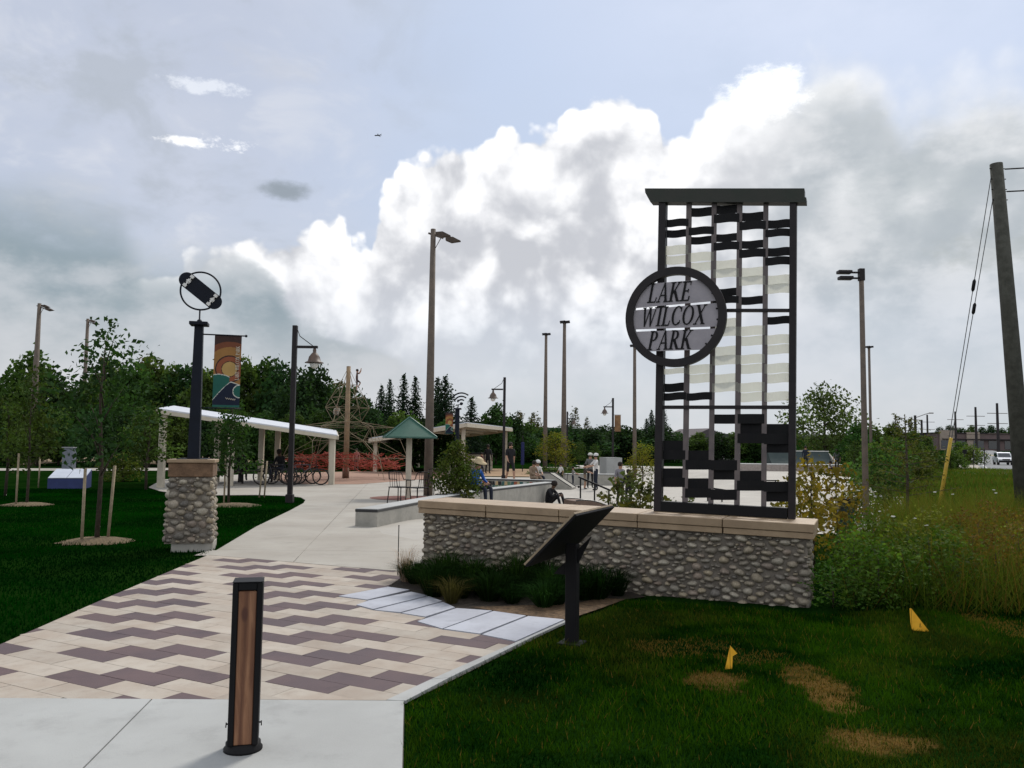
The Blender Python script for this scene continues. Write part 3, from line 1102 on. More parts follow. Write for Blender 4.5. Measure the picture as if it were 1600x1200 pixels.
GL = {
    'L': (0.66, [_rect(.12, 0, .12 + T_, 1), _serif(.195, .95, .32), _rect(.03, 0, .6, .06), [(.54, .06), (.6, .06), (.64, .27), (.6, .27)]]),
    'I': (0.40, [_rect(.13, 0, .13 + T_, 1), _serif(.205, .95, .32), _serif(.205, 0, .32)]),
    'A': (0.80, [_quad((.13, .0), (.40, 1), t_), _quad((.66, .0), (.40, 1), T_ + .02, T_ * .6), _rect(.22, .32, .58, .38), _serif(.13, 0, .26), _serif(.66, 0, .30)]),
    'K': (0.82, [_rect(.12, 0, .12 + T_, 1), _serif(.195, .95, .32), _serif(.195, 0, .32), _quad((.27, .42), (.62, 1), t_ + .02), _quad((.68, 0), (.36, .56), T_ + .03), _serif(.62, .95, .26), _serif(.70, 0, .24)]),
    'E': (0.70, [_rect(.12, 0, .12 + T_, 1), _rect(.03, .94, .6, 1), _rect(.03, 0, .62, .06), _rect(.27, .48, .5, .54), _rect(.55, .8, .6, .95), _rect(.57, .05, .64, .24), _rect(.46, .42, .51, .6)]),
    'W': (1.12, [_quad((.33, 0), (.13, 1), T_ * .6, T_), _quad((.33, 0), (.55, 1), t_), _quad((.75, 0), (.55, 1), T_ * .6, T_), _quad((.75, 0), (.98, 1), t_), _serif(.13, .95, .28), _serif(.55, .95, .28), _serif(.98, .95, .24)]),
    'C': (0.80, _arc(.44, .5, .38, .5, T_, .06, R_(48), R_(312), 20) + [_rect(.66, .70, .71, .93), _rect(.66, .07, .70, .26)]),
    'O': (0.90, _arc(.44, .5, .40, .5, T_, .06, 0, 2 * PI, 26)),
    'X': (0.84, [_quad((.68, 0), (.15, 1), T_ + .04), _quad((.13, 0), (.66, 1), t_ + .01), _serif(.15, .95, .28), _serif(.66, .95, .24), _serif(.13, 0, .24), _serif(.68, 0, .28)]),
    'P': (0.70, [_rect(.12, 0, .12 + T_, 1), _serif(.195, .95, .3), _serif(.195, 0, .32)] + _arc(.30, .73, .32, .27, T_, .06, -PI / 2, PI / 2, 12) + [_rect(.2, .94, .31, 1), _rect(.2, .46, .31, .52)]),
    'R': (0.80, [_rect(.12, 0, .12 + T_, 1), _serif(.195, .95, .3), _serif(.195, 0, .32)] + _arc(.30, .74, .31, .26, T_, .06, -PI / 2, PI / 2, 12) + [_rect(.2, .94, .31, 1), _rect(.2, .48, .31, .54), _quad((.66, 0), (.34, .5), T_ + .03), _serif(.70, 0, .22)]),
    ' ': (0.45, []),
    'N': (0.86, [_rect(.12, 0, .19, 1), _quad((.68, 0), (.15, 1), T_), _rect(.62, 0, .69, 1)]),
}


def letter_mb(ch, size, shear, M, z0, z1, xs=1.0):
    mb = MB()
    for i, poly in enumerate(GL[ch][1]):
        q = [((x * xs + y * shear) * size, y * size) for x, y in poly]
        mb.prism(q, z0, z1 + 0.00007 * i, M=M)
    return mb


def text_width(s, xs=1.0):
    return sum(GL[c][0] for c in s) * xs


# ================================================================== field-stone packing
STONES = []
for k in range(8):
    r = random.Random(40 + k)
    mb = MB()
    seg, prof = 9, [(1.0, -0.25), (0.97, 0.12), (0.74, 0.62), (0.36, 0.92)]
    vs, fs = [], []
    ph = [r.uniform(0, 6.28) for _ in range(4)]
    for (rr, z) in prof:
        for i in range(seg):
            a = 2 * PI * i / seg
            w = 1 + 0.10 * math.sin(2 * a + ph[0]) + 0.08 * math.sin(3 * a + ph[1]) + r.uniform(-.04, .04)
            vs.append((rr * w * math.cos(a), rr * w * math.sin(a), z + 0.08 * math.sin(a + ph[2]) * (z > 0)))
    vs.append((0.05 * math.sin(ph[3]), 0.05, 1.0))
    for i in range(3):
        for q in range(seg):
            l = (q + 1) % seg
            fs.append((i * seg + q, i * seg + l, (i + 1) * seg + l, (i + 1) * seg + q))
    for q in range(seg):
        fs.append((3 * seg + q, 3 * seg + (q + 1) % seg, 4 * seg))
    mb.add(vs, fs)
    STONES.append(mb.mesh('stone', STONE, True))


def pack(w, h, sizes, seed, tries=2600, asp=(1.15, 1.8), ov=0.93):
    """ellipses filling a w x h face, big ones first -> (x, y, rx, ry, tilt)"""
    r = random.Random(seed)
    out = []
    cell = 0.2
    grid = {}
    for s in sizes:
        for _ in range(tries):
            rx = s * r.uniform(0.85, 1.15)
            ry = rx / r.uniform(*asp)
            x, y = r.uniform(rx * .75, w - rx * .75), r.uniform(ry * .85, h - ry * .85)
            cx, cy = int(x / cell), int(y / cell)
            ok = True
            for a in (-1, 0, 1):
                for b in (-1, 0, 1):
                    for (X, Y, RX, RY, _t) in grid.get((cx + a, cy + b), ()):
                        if ((x - X) / (rx + RX)) ** 2 + ((y - Y) / (ry + RY)) ** 2 < ov ** 2:
                            ok = False
                            break
                    if not ok:
                        break
                if not ok:
                    break
            if ok:
                it = (x, y, rx, ry, r.uniform(-.25, .25))
                out.append(it)
                grid.setdefault((cx, cy), []).append(it)
    return out


def lay_stones(items, M, parent, depth, limit=300, seed=1):
    """the largest as objects, the rest joined; M maps face (x, y, outward) to the parent's space"""
    r = random.Random(seed)
    items = sorted(items, key=lambda i: -i[2] * i[3])
    rest = MB()
    for n, (x, y, rx, ry, tl) in enumerate(items):
        me = r.choice(STONES)
        dp = depth * r.uniform(.75, 1.2) * (0.6 + 0.4 * min(1, ry / 0.04))
        T = M @ Matrix.Translation((x, y, 0)) @ Matrix.Rotation(tl, 4, 'Z') @ Matrix.Diagonal((rx, ry, dp, 1)) @ Matrix.Rotation(r.choice((0, PI)), 4, 'Z')
        if n < limit:
            o = link('stone', me, parent)
            o.matrix_local = T
        else:
            rest.add([T @ v.co for v in me.vertices], [tuple(p.vertices) for p in me.polygons])
    if rest.v:
        tag(rest.build('small_stones', STONE, parent, True), kind='stuff')


# ================================================================== the long stone wall
WL = pt(651, 782, 10.4)
WR = pt(1270, 820, 8.6)
wdir = Vector((WR.x - WL.x, WR.y - WL.y, 0))
WLEN = wdir.length
WANG = math.atan2(wdir.y, wdir.x)
TILT = 0.0175
wall_rot = (Matrix.Rotation(WANG, 4, 'Z') @ Matrix.Rotation(TILT, 4, 'Y'))
WO = Vector((WL.x, WL.y, WL.z - 0.93))
wall = thing('stone_wall', 'low cobblestone wall with tan coping slabs carrying the tall sign', 'wall', WO, rot=wall_rot.to_euler())
WM = Matrix.Translation(WO) @ wall_rot
OV, CD, HS = 0.055, 0.79, 0.775       # coping overhang, coping depth, height of the stonework
MB().box((WLEN / 2, CD / 2, HS / 2 - 0.1), (WLEN - 2 * OV - 0.03, CD - 2 * OV - 0.03, HS + 0.2)).build('core', MORTAR, wall)
fw = WLEN - 2 * OV
Mf = Matrix.Translation((OV, OV + 0.014, 0)) @ Matrix.Rotation(PI / 2, 4, 'X')
its = pack(fw, HS, [.06, .052, .046, .042, .038, .035, .032, .029, .026, .023, .020, .018], 5, 420, (1.25, 2.1))
# thin out the biggest so that sizes look mixed
lay_stones(its, Mf, wall, 0.055, 300, 2)
Me = Matrix.Translation((WLEN - OV - 0.014, OV, 0)) @ Matrix.Rotation(PI / 2, 4, 'Z') @ Matrix.Rotation(PI / 2, 4, 'X')
lay_stones(pack(CD - 2 * OV, HS, [.07, .055, .045, .036, .03, .025], 9, 200), Me, wall, 0.034, 0, 3)
Ml = Matrix.Translation((OV + 0.014, CD - OV, 0)) @ Matrix.Rotation(-PI / 2, 4, 'Z') @ Matrix.Rotation(PI / 2, 4, 'X')
lay_stones(pack(CD - 2 * OV, HS, [.07, .055, .045, .036, .03, .025], 19, 200), Ml, wall, 0.034, 0, 4)
NS = 5
for i in range(NS):
    x0, x1 = WLEN * i / NS, WLEN * (i + 1) / NS
    a, b = x0 + (0.004 if i else 0), x1 - (0.004 if i < NS - 1 else 0)
    MB().bev(((a + b) / 2, CD / 2, HS + 0.034), (b - a - 0.014 * ((i == 0) + (i == NS - 1)), CD - 0.024, 0.062), 0.004).build('coping_base', CAPM, wall)
    MB().bev(((a + b) / 2, CD / 2, HS + 0.113), (b - a, CD, 0.088), 0.006).build('coping_slab', CAPM, wall)
WTOP = HS + 0.157

# ================================================================== the tall sign on the wall
SETB = 0.50


def sp_(px, py, w=SETB):
    """photo pixel -> (u, v) on the sign's plane, in the wall's own frame"""
    Mi = WM.inverted()
    o = Mi @ EYE
    d = (Mi.to_3x3() @ ray(px, py))
    t = (w - o.y) / d.y
    q = o + d * t
    return q.x, q.z


sb = WM @ Vector((sp_(1133, 700)[0], SETB, WTOP))
sign = thing('park_sign_tower', 'tall dark metal park sign tower with woven strips and round name plate on the wall', 'sign', sb, rot=wall_rot.to_euler())
SM = Matrix.Translation(sb) @ wall_rot


def spl(px, py, w=SETB):
    u, v = sp_(px, py, w)
    q = SM.inverted() @ (WM @ Vector((u, w, v)))
    return q.x, q.z


ub = [spl(p, 650)[0] for p in (1023.5, 1035, 1066.5, 1075, 1107, 1115, 1147.5, 1156, 1189.5, 1197.5, 1232, 1243)]
posts = [(ub[0], ub[1]), (ub[10], ub[11])]
mull = [(ub[2], ub[3]), (ub[4], ub[5]), (ub[6], ub[7]), (ub[8], ub[9])]


def zline(py):
    """height and slope of a rail that reads level at photo row py"""
    (ua, za), (ub_, zb2) = spl(1030, py), spl(1237, py)
    k = (zb2 - za) / (ub_ - ua)
    return za - k * ua, k


ztc, ztk = zline(317)
for a, b in posts:
    hh = ztc + ztk * (a + b) / 2 + 0.02
    MB().bev(((a + b) / 2, 0.06, hh / 2), (b - a, 0.12, hh), 0.004).build('post', DARKM, sign)
for a, b in mull:
    hh = ztc + ztk * (a + b) / 2 + 0.02
    MB().bev(((a + b) / 2, 0.055, (hh + 0.12) / 2), (b - a, 0.03, hh - 0.12), 0.003).build('upright', UPR, sign)
MB().bev(((ub[0] + ub[11]) / 2, 0.06, 0.06), (ub[10] - ub[1] - 0.002, 0.125, 0.118), 0.004).build('bottom_rail', BLACK, sign)
for py, hh in ((484, 0.034), (636, 0.04)):
    z, k = zline(py)
    MB().bar((ub[1] + .001, 0.056, z + k * ub[1]), (ub[10] - .001, 0.056, z + k * ub[10]), 0.06, hh).build('cross_rail', DARKM, sign)
# roof beam with its rounded left nose
xl, xr = spl(1008, 300)[0], spl(1257, 300)[0]
zt_c, zt_k = zline(295)
zbl, zbr = ztc + ztk * xl, ztc + ztk * xr
ztl, ztr = zt_c + zt_k * xl, zt_c + zt_k * xr
prof = [(xl, ztl), (xl + 0.005, ztl - 0.05), (xl + 0.03, ztl - 0.10), (xl + 0.07, zbl), (xr + 0.02, zbr), (xr + 0.02, zbr + 0.055), (xr, zbr + 0.06), (xr, ztr)]
MB().prism(prof, -0.135, 0.02, M=Matrix.Rotation(PI / 2, 4, 'X')).build('roof_beam', mat('beam_dark', (0.028, 0.028, 0.022), 0.5, (0.02, 0.026, 0.018), 3), sign)

cols = [(1035, 1066.5), (1075, 1107), (1115, 1147.5), (1156, 1189.5), (1197.5, 1232)]


def y1(v):
    return 270 + v / 4.0


def y2(v):
    return 560 + v / 4.0


STR = [  # column, top, bottom, dark?  (upper part, then lower part)
    (0, y1(283), y1(334), 1), (0, y1(345), y1(396), 1), (0, y1(450), y1(508), 0), (0, y1(510), y1(563), 0), (0, y2(60), y2(95), 0), (0, y2(150), y2(207), 1), (0, y2(211), y2(262), 1),
    (0, y2(515), y2(574), 1), (0, y2(576), y2(631), 1), (0, y2(689), y2(746), 1), (0, y2(748), y2(803), 1),
    (1, y1(205), y1(264), 1), (1, y1(332), y1(384), 1), (1, y1(387), y1(438), 1), (1, y1(493), y1(549), 0), (1, y1(551), y1(604), 0), (1, y2(38), y2(94), 0), (1, y2(95), y2(150), 0), (1, y2(211), y2(262), 1),
    (1, y2(577), y2(634), 1), (1, y2(636), y2(694), 1), (1, y2(752), y2(814), 1), (1, y2(815), y2(870), 1),
    (2, y1(190), y1(247), 1), (2, y1(250), y1(308), 1), (2, y1(370), y1(422), 1), (2, y1(427), y1(480), 1), (2, y1(538), y1(594), 0), (2, y1(596), y1(650), 0), (2, y1(714), y1(766), 1), (2, y1(768), y1(816), 1),
    (2, y1(905), y1(961), 0), (2, y1(963), y1(1020), 0), (2, y1(1080), y1(1138), 0), (2, y1(1140), y1(1198), 0), (2, y2(94), y2(150), 0), (2, y2(151), y2(207), 0),
    (2, y2(350), y2(406), 1), (2, y2(638), y2(698), 1), (2, y2(700), y2(758), 1), (2, y2(822), y2(884), 1),
    (3, y1(235), y1(293), 1), (3, y1(296), y1(352), 1), (3, y1(412), y1(465), 1), (3, y1(470), y1(526), 1), (3, y1(583), y1(640), 0), (3, y1(642), y1(698), 0), (3, y1(764), y1(818), 1),
    (3, y1(955), y1(1014), 0), (3, y1(1016), y1(1074), 0), (3, y1(1134), y1(1190), 0), (3, y1(1192), y1(1250), 0), (3, y2(150), y2(208), 0), (3, y2(210), y2(268), 0),
    (3, y2(348), y2(405), 1), (3, y2(407), y2(468), 1), (3, y2(470), y2(528), 1), (3, y2(705), y2(764), 1), (3, y2(766), y2(826), 1),
    (4, y1(282), y1(338), 1), (4, y1(345), y1(396), 1), (4, y1(457), y1(514), 1), (4, y1(520), y1(574), 1), (4, y1(632), y1(690), 0), (4, y1(692), y1(750), 0), (4, y1(890), y1(942), 1),
    (4, y1(1010), y1(1068), 0), (4, y1(1070), y1(1128), 0), (4, y2(30), y2(90), 0), (4, y2(92), y2(150), 0), (4, y2(208), y2(266), 0),
    (4, y2(410), y2(470), 1), (4, y2(472), y2(534), 1), (4, y2(536), y2(588), 1), (4, y2(772), y2(832), 1), (4, y2(836), y2(896), 1),
]
for n, (c, ya, yb, dk) in enumerate(STR):
    xm = (cols[c][0] + cols[c][1]) / 2
    gr_ = (.003 if ya > 640 else -.003) if dk else 0.0
    za, zb_ = spl(xm, ya)[1] + gr_, spl(xm, yb)[1] - gr_
    lower = ya > 640
    ksl = (zline(ya)[1] + zline(yb)[1]) / 2
    umid = spl(xm, ya)[0]
    u0, u1 = ub[2 * c + 1], ub[2 * c + 2]
    frontside = (n % 2 == 0)
    ov = 0.012
    u0e, u1e = (u0 - (0.03 if 0 < c else -0.002)), (u1 + (0.03 if c < 4 else -0.002))
    vs = []
    N = 8
    wv = 0.0 if lower else 0.006
    sgn = -1 if frontside else 1
    for i in range(N + 1):
        t = i / N
        x = u0e + (u1e - u0e) * t
        bulge = (0.052 + sgn * (0.022 + 0.012 * math.cos((t - .5) * 2 * PI)))
        dzv = wv * math.sin((t - 0.5) * PI * 1.5) * 1.3
        for (yy, zz) in ((bulge - 0.002, zb_), (bulge + 0.002, zb_), (bulge + 0.002, za), (bulge - 0.002, za)):
            vs.append((x, yy, zz + dzv + ksl * (x - umid)))
    fs = []
    for i in range(N):
        for k in range(4):
            l = (k + 1) % 4
            fs.append((i * 4 + k, (i + 1) * 4 + k, (i + 1) * 4 + l, i * 4 + l))
    fs += [(0, 1, 2, 3), (N * 4 + 3, N * 4 + 2, N * 4 + 1, N * 4)]
    MB().add(vs, fs).build('woven_strip', BLACK if dk else MESHM, sign)

# round name plate, standing a little in front of the frame
WD = SETB - 0.14
c0 = spl(1055, 495, WD)
RO = (spl(1134, 495, WD)[0] - spl(977, 495, WD)[0]) / 2
RI = RO * 0.845
MX = Matrix.Translation((0, -0.14, 0)) @ Matrix.Rotation(PI / 2, 4, 'X')   # x/y of a drawing -> x/z of the sign, z of it towards the viewer


def ringpoly(mb, r0_, r1_, z0, z1, n=64, M=None):
    vs = []
    for i in range(n):
        a = 2 * PI * i / n
        for (rr, z) in ((r0_, z0), (r1_, z0), (r1_, z1), (r0_, z1)):
            vs.append(M @ Vector((c0[0] + rr * math.cos(a), c0[1] + rr * math.sin(a), z)))
    fs = []
    for i in range(n):
        j = (i + 1) % n
        for k in range(4):
            l = (k + 1) % 4
            fs.append((i * 4 + k, j * 4 + k, j * 4 + l, i * 4 + l))
    mb.add(vs, fs)


mb = MB()
ringpoly(mb, RI, RO, -0.05, 0.03, 72, MX)
ring = mb.build('plate_ring', DARKM, sign)
MB().box((c0[0] + RO * 0.55, -0.095, c0[1]), (0.10, 0.085, 0.10)).build('bracket', DARKM, sign)
circ = [(c0[0] + (RI + 0.012) * math.cos(2 * PI * i / 80), c0[1] + (RI + 0.012) * math.sin(2 * PI * i / 80)) for i in range(80)]


def ln_(ax, ay, bx, by):
    return spl(ax, ay, WD), spl(bx, by, WD)


cuts = [ln_(1016, 443, 1090, 437.5), ln_(990, 481.5, 1117, 470), ln_(990, 485, 1117, 473.5), ln_(990, 514.8, 1117, 510), ln_(990, 518.4, 1117, 513.4), ln_(1012, 549, 1090, 546.5)]


def between(top, bot):
    def half(line, below):
        a, b = line
        ex, ey = b[0] - a[0], b[1] - a[1]
        l = math.hypot(ex, ey)
        ex, ey = ex / l, ey / l
        p0, p1 = (a[0] - 3 * ex, a[1] - 3 * ey), (b[0] + 3 * ex, b[1] + 3 * ey)
        if below:
            return [p1, p0, (p0[0] + 3 * ey, p0[1] - 3 * ex), (p1[0] + 3 * ey, p1[1] - 3 * ex)]
        return [p0, p1, (p1[0] - 3 * ey, p1[1] + 3 * ex), (p0[0] - 3 * ey, p0[1] + 3 * ex)]
    return clip_convex(clip_convex(circ, half(top, True)), half(bot, False))


words = [('LAKE', 0, 1, (1010.5, 473.5), (1083.5, 469.5), 30.5), ('WILCOX', 2, 3, (1000, 511), (1107, 506), 30.5), ('PARK', 4, 5, (1010.5, 547), (1085, 545), 30)]
for w, ta, tb, pa, pb, hh in words:
    plate = MB().prism(between(cuts[ta], cuts[tb]), -0.012, 0.0, M=MX).build('name_panel', PLATE, sign)
    A = Vector((*spl(*pa, WD), 0))
    Bq = Vector((*spl(*pb, WD), 0))
    size = hh * (Bq - A).length / (pb[0] - pa[0])
    shear = 0.19
    xs = ((Bq - A).length - shear * size) / (text_width(w) * size)
    ang = math.atan2(Bq.y - A.y, Bq.x - A.x)
    xo = 0.0
    for ch in w:
        Ml_ = MX @ Matrix.Translation(A) @ Matrix.Rotation(ang, 4, 'Z') @ Matrix.Translation((xo * size * xs, 0, 0))
        letter_mb(ch, size, shear, Ml_, 0.0005, 0.008, xs).build('letter', BLACK, plate)
        xo += GL[ch][0]
# bolts near the ends of the panels
for (bx, by) in ((1105, 446), (1113, 458), (1120, 482), (1121, 499), (1112, 524), (1103, 537), (989, 469), (983, 493), (983, 505), (989, 529), (998, 540)):
    q = spl(bx, by, WD)
    MB().lathe((q[0], q[1], 0), [(0.011, 0), (0.011, 0.004), (0.007, 0.008)], 10, M=MX).build('bolt', BLACK, sign, True)

# ================================================================== skateboard pillar with banner


def stone_pillar(name, label, loc, rz, w0=0.80, w1=0.70, hs=1.0, seed=1, wood_cap=True):
    t = thing(name, label, 'pillar', loc, rz)
    mb = MB()
    a, b = w0 / 2 - 0.03, w1 / 2 - 0.03
    vs = [(-a, -a, 0.12), (a, -a, 0.12), (a, a, 0.12), (-a, a, 0.12), (-b, -b, hs + .12), (b, -b, hs + .12), (b, b, hs + .12), (-b, b, hs + .12)]
    mb.add(vs, [(3, 2, 1, 0), (4, 5, 6, 7), (0, 1, 5, 4), (1, 2, 6, 5), (2, 3, 7, 6), (3, 0, 4, 7)])
    mb.build('core', MORTAR, t)
    MB().bev((0.06, 0, 0.055), (w0 * 0.82, w0 * 0.86, 0.15), 0.008).build('plinth', CONCW, t)
    al = math.atan2((w0 - w1) / 2, hs)
    for s in range(4):
        if s == 2:
            continue
        its = [i for i in pack(w0, hs, [.072, .064, .057, .05, .044, .038, .033, .028, .023], seed + s, 170, (1.05, 1.5), .92)]
        its = [((x - w0 / 2) * (1 - (1 - w1 / w0) * y / hs), y, rx, ry, tl) for x, y, rx, ry, tl in its]
        M = Matrix.Rotation(s * PI / 2, 4, 'Z') @ Matrix.Translation((0, -a, 0.12)) @ Matrix.Rotation(PI / 2 - al, 4, 'X')
        lay_stones(its, M, t, 0.045, 90, seed + s)
    z = hs + 0.12
    MB().bev((0, 0, z + 0.105), (w1 * 1.0, w1 * 1.0, 0.21), 0.01).build('cap_block', mat('cap_brown', (0.20, 0.12, 0.07), 0.8, (0.10, 0.06, 0.035), 7, 0.4, 50), t)
    MB().bev((0, 0, z + 0.236), (w1 * 1.07, w1 * 1.07, 0.05), 0.006).build('cap_slab', CAPM, t)
    MB().bev((0, 0, z + 0.268), (0.44, 0.44, 0.013), 0.003).build('base_plate', DARKM, t)
    return t, z + 0.2745


PB = gp(297, 858)
NAVY = mat('navy_metal', (0.007, 0.010, 0.018), 0.5, (0.006, 0.008, 0.014), 6, spec=0.15)
pil, pz = stone_pillar('skateboard_pillar', 'cobblestone pillar with black post, skateboard emblem ring and hanging park banner', PB, R_(14), 0.71, 0.63, 0.98, 3)
ptop = 3.42
mb = MB()
mb.add([(-.085, -.085, pz), (.085, -.085, pz), (.085, .085, pz), (-.085, .085, pz), (-.062, -.062, ptop), (.062, -.062, ptop), (.062, .062, ptop), (-.062, .062, ptop)],
       [(3, 2, 1, 0), (4, 5, 6, 7), (0, 1, 5, 4), (1, 2, 6, 5), (2, 3, 7, 6), (3, 0, 4, 7)])
mb.build('post', NAVY, pil)
MB().bev((0, 0, ptop + .027), (.27, .27, .052), .006).build('post_cap', NAVY, pil)
MB().lathe((0, 0, ptop + .054), [(.045, 0), (.035, .03), (.012, .05), (.012, .20)], 12).build('finial_stem', NAVY, pil, True)
rc = Vector((0.0, 0, ptop + .25 + .295))
MB().ring(rc, .295, .014, 'Y', 56, 8).build('emblem_ring', NAVY, pil, True)
# skateboard seen from below: deck with kicked ends, two trucks
ba = R_(-38)
MBd = Matrix.Translation(rc + Vector((0, -0.018, 0.0))) @ Matrix.Rotation(-ba, 4, 'Y')
Ld, Wd = 0.755, 0.24
outl = []
for i in range(13):
    a = -PI / 2 + PI * i / 12
    outl.append((Ld / 2 - Wd / 2 + Wd / 2 * math.cos(a), Wd / 2 * math.sin(a)))
for i in range(13):
    a = PI / 2 + PI * i / 12
    outl.append((-Ld / 2 + Wd / 2 + Wd / 2 * math.cos(a), Wd / 2 * math.sin(a)))
MDK = MBd @ Matrix.Rotation(PI / 2, 4, 'X')
deck = MB().prism(outl, -0.006, 0.006, M=MDK).build('skateboard', NAVY, pil)
for sx in (-1, 1):
    mb = MB()
    x = sx * 0.225
    mb.prism(_rect(x - .028, -.032, x + .028, .032), 0.0065, .014, M=MDK)
    mb.prism(_rect(x - .010, -.075, x + .010, .075), 0.0145, .03, M=MDK)
    mb.prism(_rect(x - .036, -.008, x + .036, .008), 0.0305, .034, M=MDK)
    for sy in (-1, 1):
        mb.prism(_rect(x - .027, sy * .085 - .022, x + .027, sy * .085 + .022), .008, .05, M=MDK)
    mb.build('truck', WHITE, deck)
# banner
arm_t, arm_b = 3.29, 2.15
BW, BH, BX = 0.40, 1.115, 0.235
MB().tube([(0.06, 0, arm_t), (0.70, 0, arm_t)], .011, 8).lathe((0.70, 0, arm_t - .02), [(.012, 0), (.022, .02), (.012, .04)], 10).build('banner_arm', NAVY, pil, True)
MB().tube([(0.06, 0, arm_b), (0.66, 0, arm_b)], .009, 8).build('banner_arm', NAVY, pil, True)
BCOL = [(.045, .022, .018), (.17, .055, .025), (.30, .15, .045), (.42, .27, .09), (.035, .015, .012), (.012, .10, .075), (.004, .010, .028), (.55, .56, .50), (.24, .07, .03)]
BMS = [mat('banner_%d' % i, c, .7, tuple(v * .85 for v in c), 5) for i, c in enumerate(BCOL)]


def bcol(u, v):
    """print of the banner: sun rings above two waves; u 0..1 across, v 0..1 down"""
    x, y = u * 0.40, v * 1.115
    d = math.hypot(x - 0.235, y - 0.52)
    c = 0
    if d < 0.43:
        c = 1
    if d < 0.345:
        c = 2
    if d < 0.215:
        c = 4
    if d < 0.195:
        c = 8
    if d < 0.125:
        c = 4
    if d < 0.113:
        c = 3
    # back wave
    w1 = 0.60 + 1.6 * (x - 0.08) ** 2
    if x < 0.24 and y > w1:
        c = 5 if y > w1 + .012 else 7
    w2 = 0.715 + 1.5 * max(0, 0.265 - x) ** 1.25 + 0.35 * max(0, x - .265) ** 1.0
    if y > w2:
        c = 6 if y > w2 + .012 else 7
        dd = math.hypot((x - .395) / 1.0, (y - .865) / 1.0)
        if dd < .105:
            c = 7 if dd > .092 else 5
    if v > .97:
        c = 5
    return c


NU, NV = 60, 168
bm_ = MB()
for j in range(NV + 1):
    for i in range(NU + 1):
        u, v = i / NU, j / NV
        bm_.v.append((BX + u * BW, 0.006 * math.sin(v * 7) * math.sin(u * 3.0), arm_t - .008 - v * BH))
for j in range(NV):
    for i in range(NU):
        a = j * (NU + 1) + i
        bm_.f.append((a, a + NU + 1, a + NU + 2, a + 1))
        bm_.mi.append(bcol((i + .5) / NU, (j + .5) / NV))
ban = bm_.build('banner', BMS, pil)
cream = mat('banner_text', (.62, .56, .45), .7)
sz = 0.058
MT = Matrix.Translation((BX + BW - .022, -0.012, arm_t - .70)) @ Matrix.Rotation(PI / 2, 4, 'X') @ Matrix.Rotation(PI / 2, 4, 'Z')
xo = 0
for ch in 'LAKE WILCOX PARK':
    if GL[ch][1]:
        letter_mb(ch, sz, 0, MT @ Matrix.Translation((xo * sz * .92, 0, 0)), 0, .0012, .85).build('letter', cream, ban)
    xo += GL[ch][0] * .85
mb = MB()
pts = [(BX + .19 + .15 * t / 30, -.010, arm_t - .985 - .02 * t / 30 + .011 * math.sin(t * 1.15) + .006 * math.sin(t * 2.3)) for t in range(31)]
mb.tube(pts, .0028, 4)
mb.build('script_signature', cream, ban)

# ================================================================== bollard
bp_ = gp(371, 1187)
bol = thing('bollard', 'black framed bollard with a knotty wood face standing on the near pavement', 'bollard', (bp_.x, bp_.y + .085, 0.022), R_(14))
W, H = .150, .862
MB().lathe((0, 0, 0), [(.098, 0), (.098, .012), (.088, .022), (.088, .04)], 28).build('base_ring', BLACK, bol, True)
mb = MB()
for sx in (-1, 1):
    mb.bev((sx * (W / 2 - .0145), 0, .04 + (H - .04) / 2), (.029, .15, H - .04), .004)
mb.build('side_channel', BLACK, bol)
MB().bev((0, 0, H - .0195), (W - .0585, .149, .038), .003).build('top_rail', BLACK, bol)
MB().bev((0, .03, .04 + (H - .08) / 2), (W - .0586, .06, H - .082), .002).build('back_board', BLACK, bol)
MB().bev((0, 0, H + .003), (W + .002, .153, .004), .001).build('cap_plate', BLACK, bol)
MB().bev((0, -.042, .042 + (H - .085) / 2), (W - .0595, .05, H - .086), .003).build('wood_face', WOOD, bol)
for sx in (-1, 1):
    mb = MB()
    mb.tube([(sx * W / 2, -.01, .135), (sx * (W / 2 + .014), -.01, .135)], .004, 8)
    mb.tube([(sx * (W / 2 + .012), -.01, .143), (sx * (W / 2 + .013), -.012, .118)], .003, 6)
    mb.build('lock_pin', BLACK, bol, True)

# ================================================================== reading panel seen from behind
Apn, Bpn = Vector((.497, 6.4, 1.093)), Vector((.91, 7.4, 1.093))
ab = (Bpn - Apn)
wpn = ab.length
dn = Vector((-ab.y, ab.x, 0)).normalized()
cen = (Apn + Bpn) / 2 + dn * .2 + Vector((0, 0, -.2075))
tp = thing('reading_panel', 'black tilted information panel on a single post at the edge of the lawn', 'information panel', (cen.x, cen.y, 0.0), math.atan2(ab.y, ab.x))
# local x runs along the top edge, local y down the slope
Mp = Matrix.Translation((0, 0, cen.z)) @ Matrix.Rotation(-R_(45.5), 4, 'X')
o = MB().bev((0, 0, 0), (wpn, .58, .02), .003).build('panel', BLACK, tp)
o.matrix_local = Mp
fr = MB()
for s in (-1, 1):
    fr.box((0, s * .283, .0185), (wpn, .014, .0155))
    fr.box((s * (wpn / 2 - .008), 0, .0185), (.014, .55, .0155))
o = fr.build('rim', mat('panel_rim', (.30, .23, .15), .6), tp)
o.matrix_local = Mp
o = MB().box((0, 0, .0125), (wpn - .04, .54, .004)).build('printed_face', mat('panel_print', (.35, .36, .33), .5, (.12, .2, .22), 3), tp)
o.matrix_local = Mp
MB().bev((0, .0, .40), (.095, .095, .82), .005).build('post', BLACK, tp)
mb = MB()
mb.prism([(-.16, .02), (.16, -.30), (.05, -.30), (-.05, -.2)], -.02, .02, M=Matrix.Translation((0, 0, cen.z - .03)) @ Matrix.Rotation(PI / 2, 4, 'Y') @ Matrix.Rotation(PI / 2, 4, 'Z') @ Matrix.Rotation(0, 4, 'X'))
mb.build('bracket', BLACK, tp)
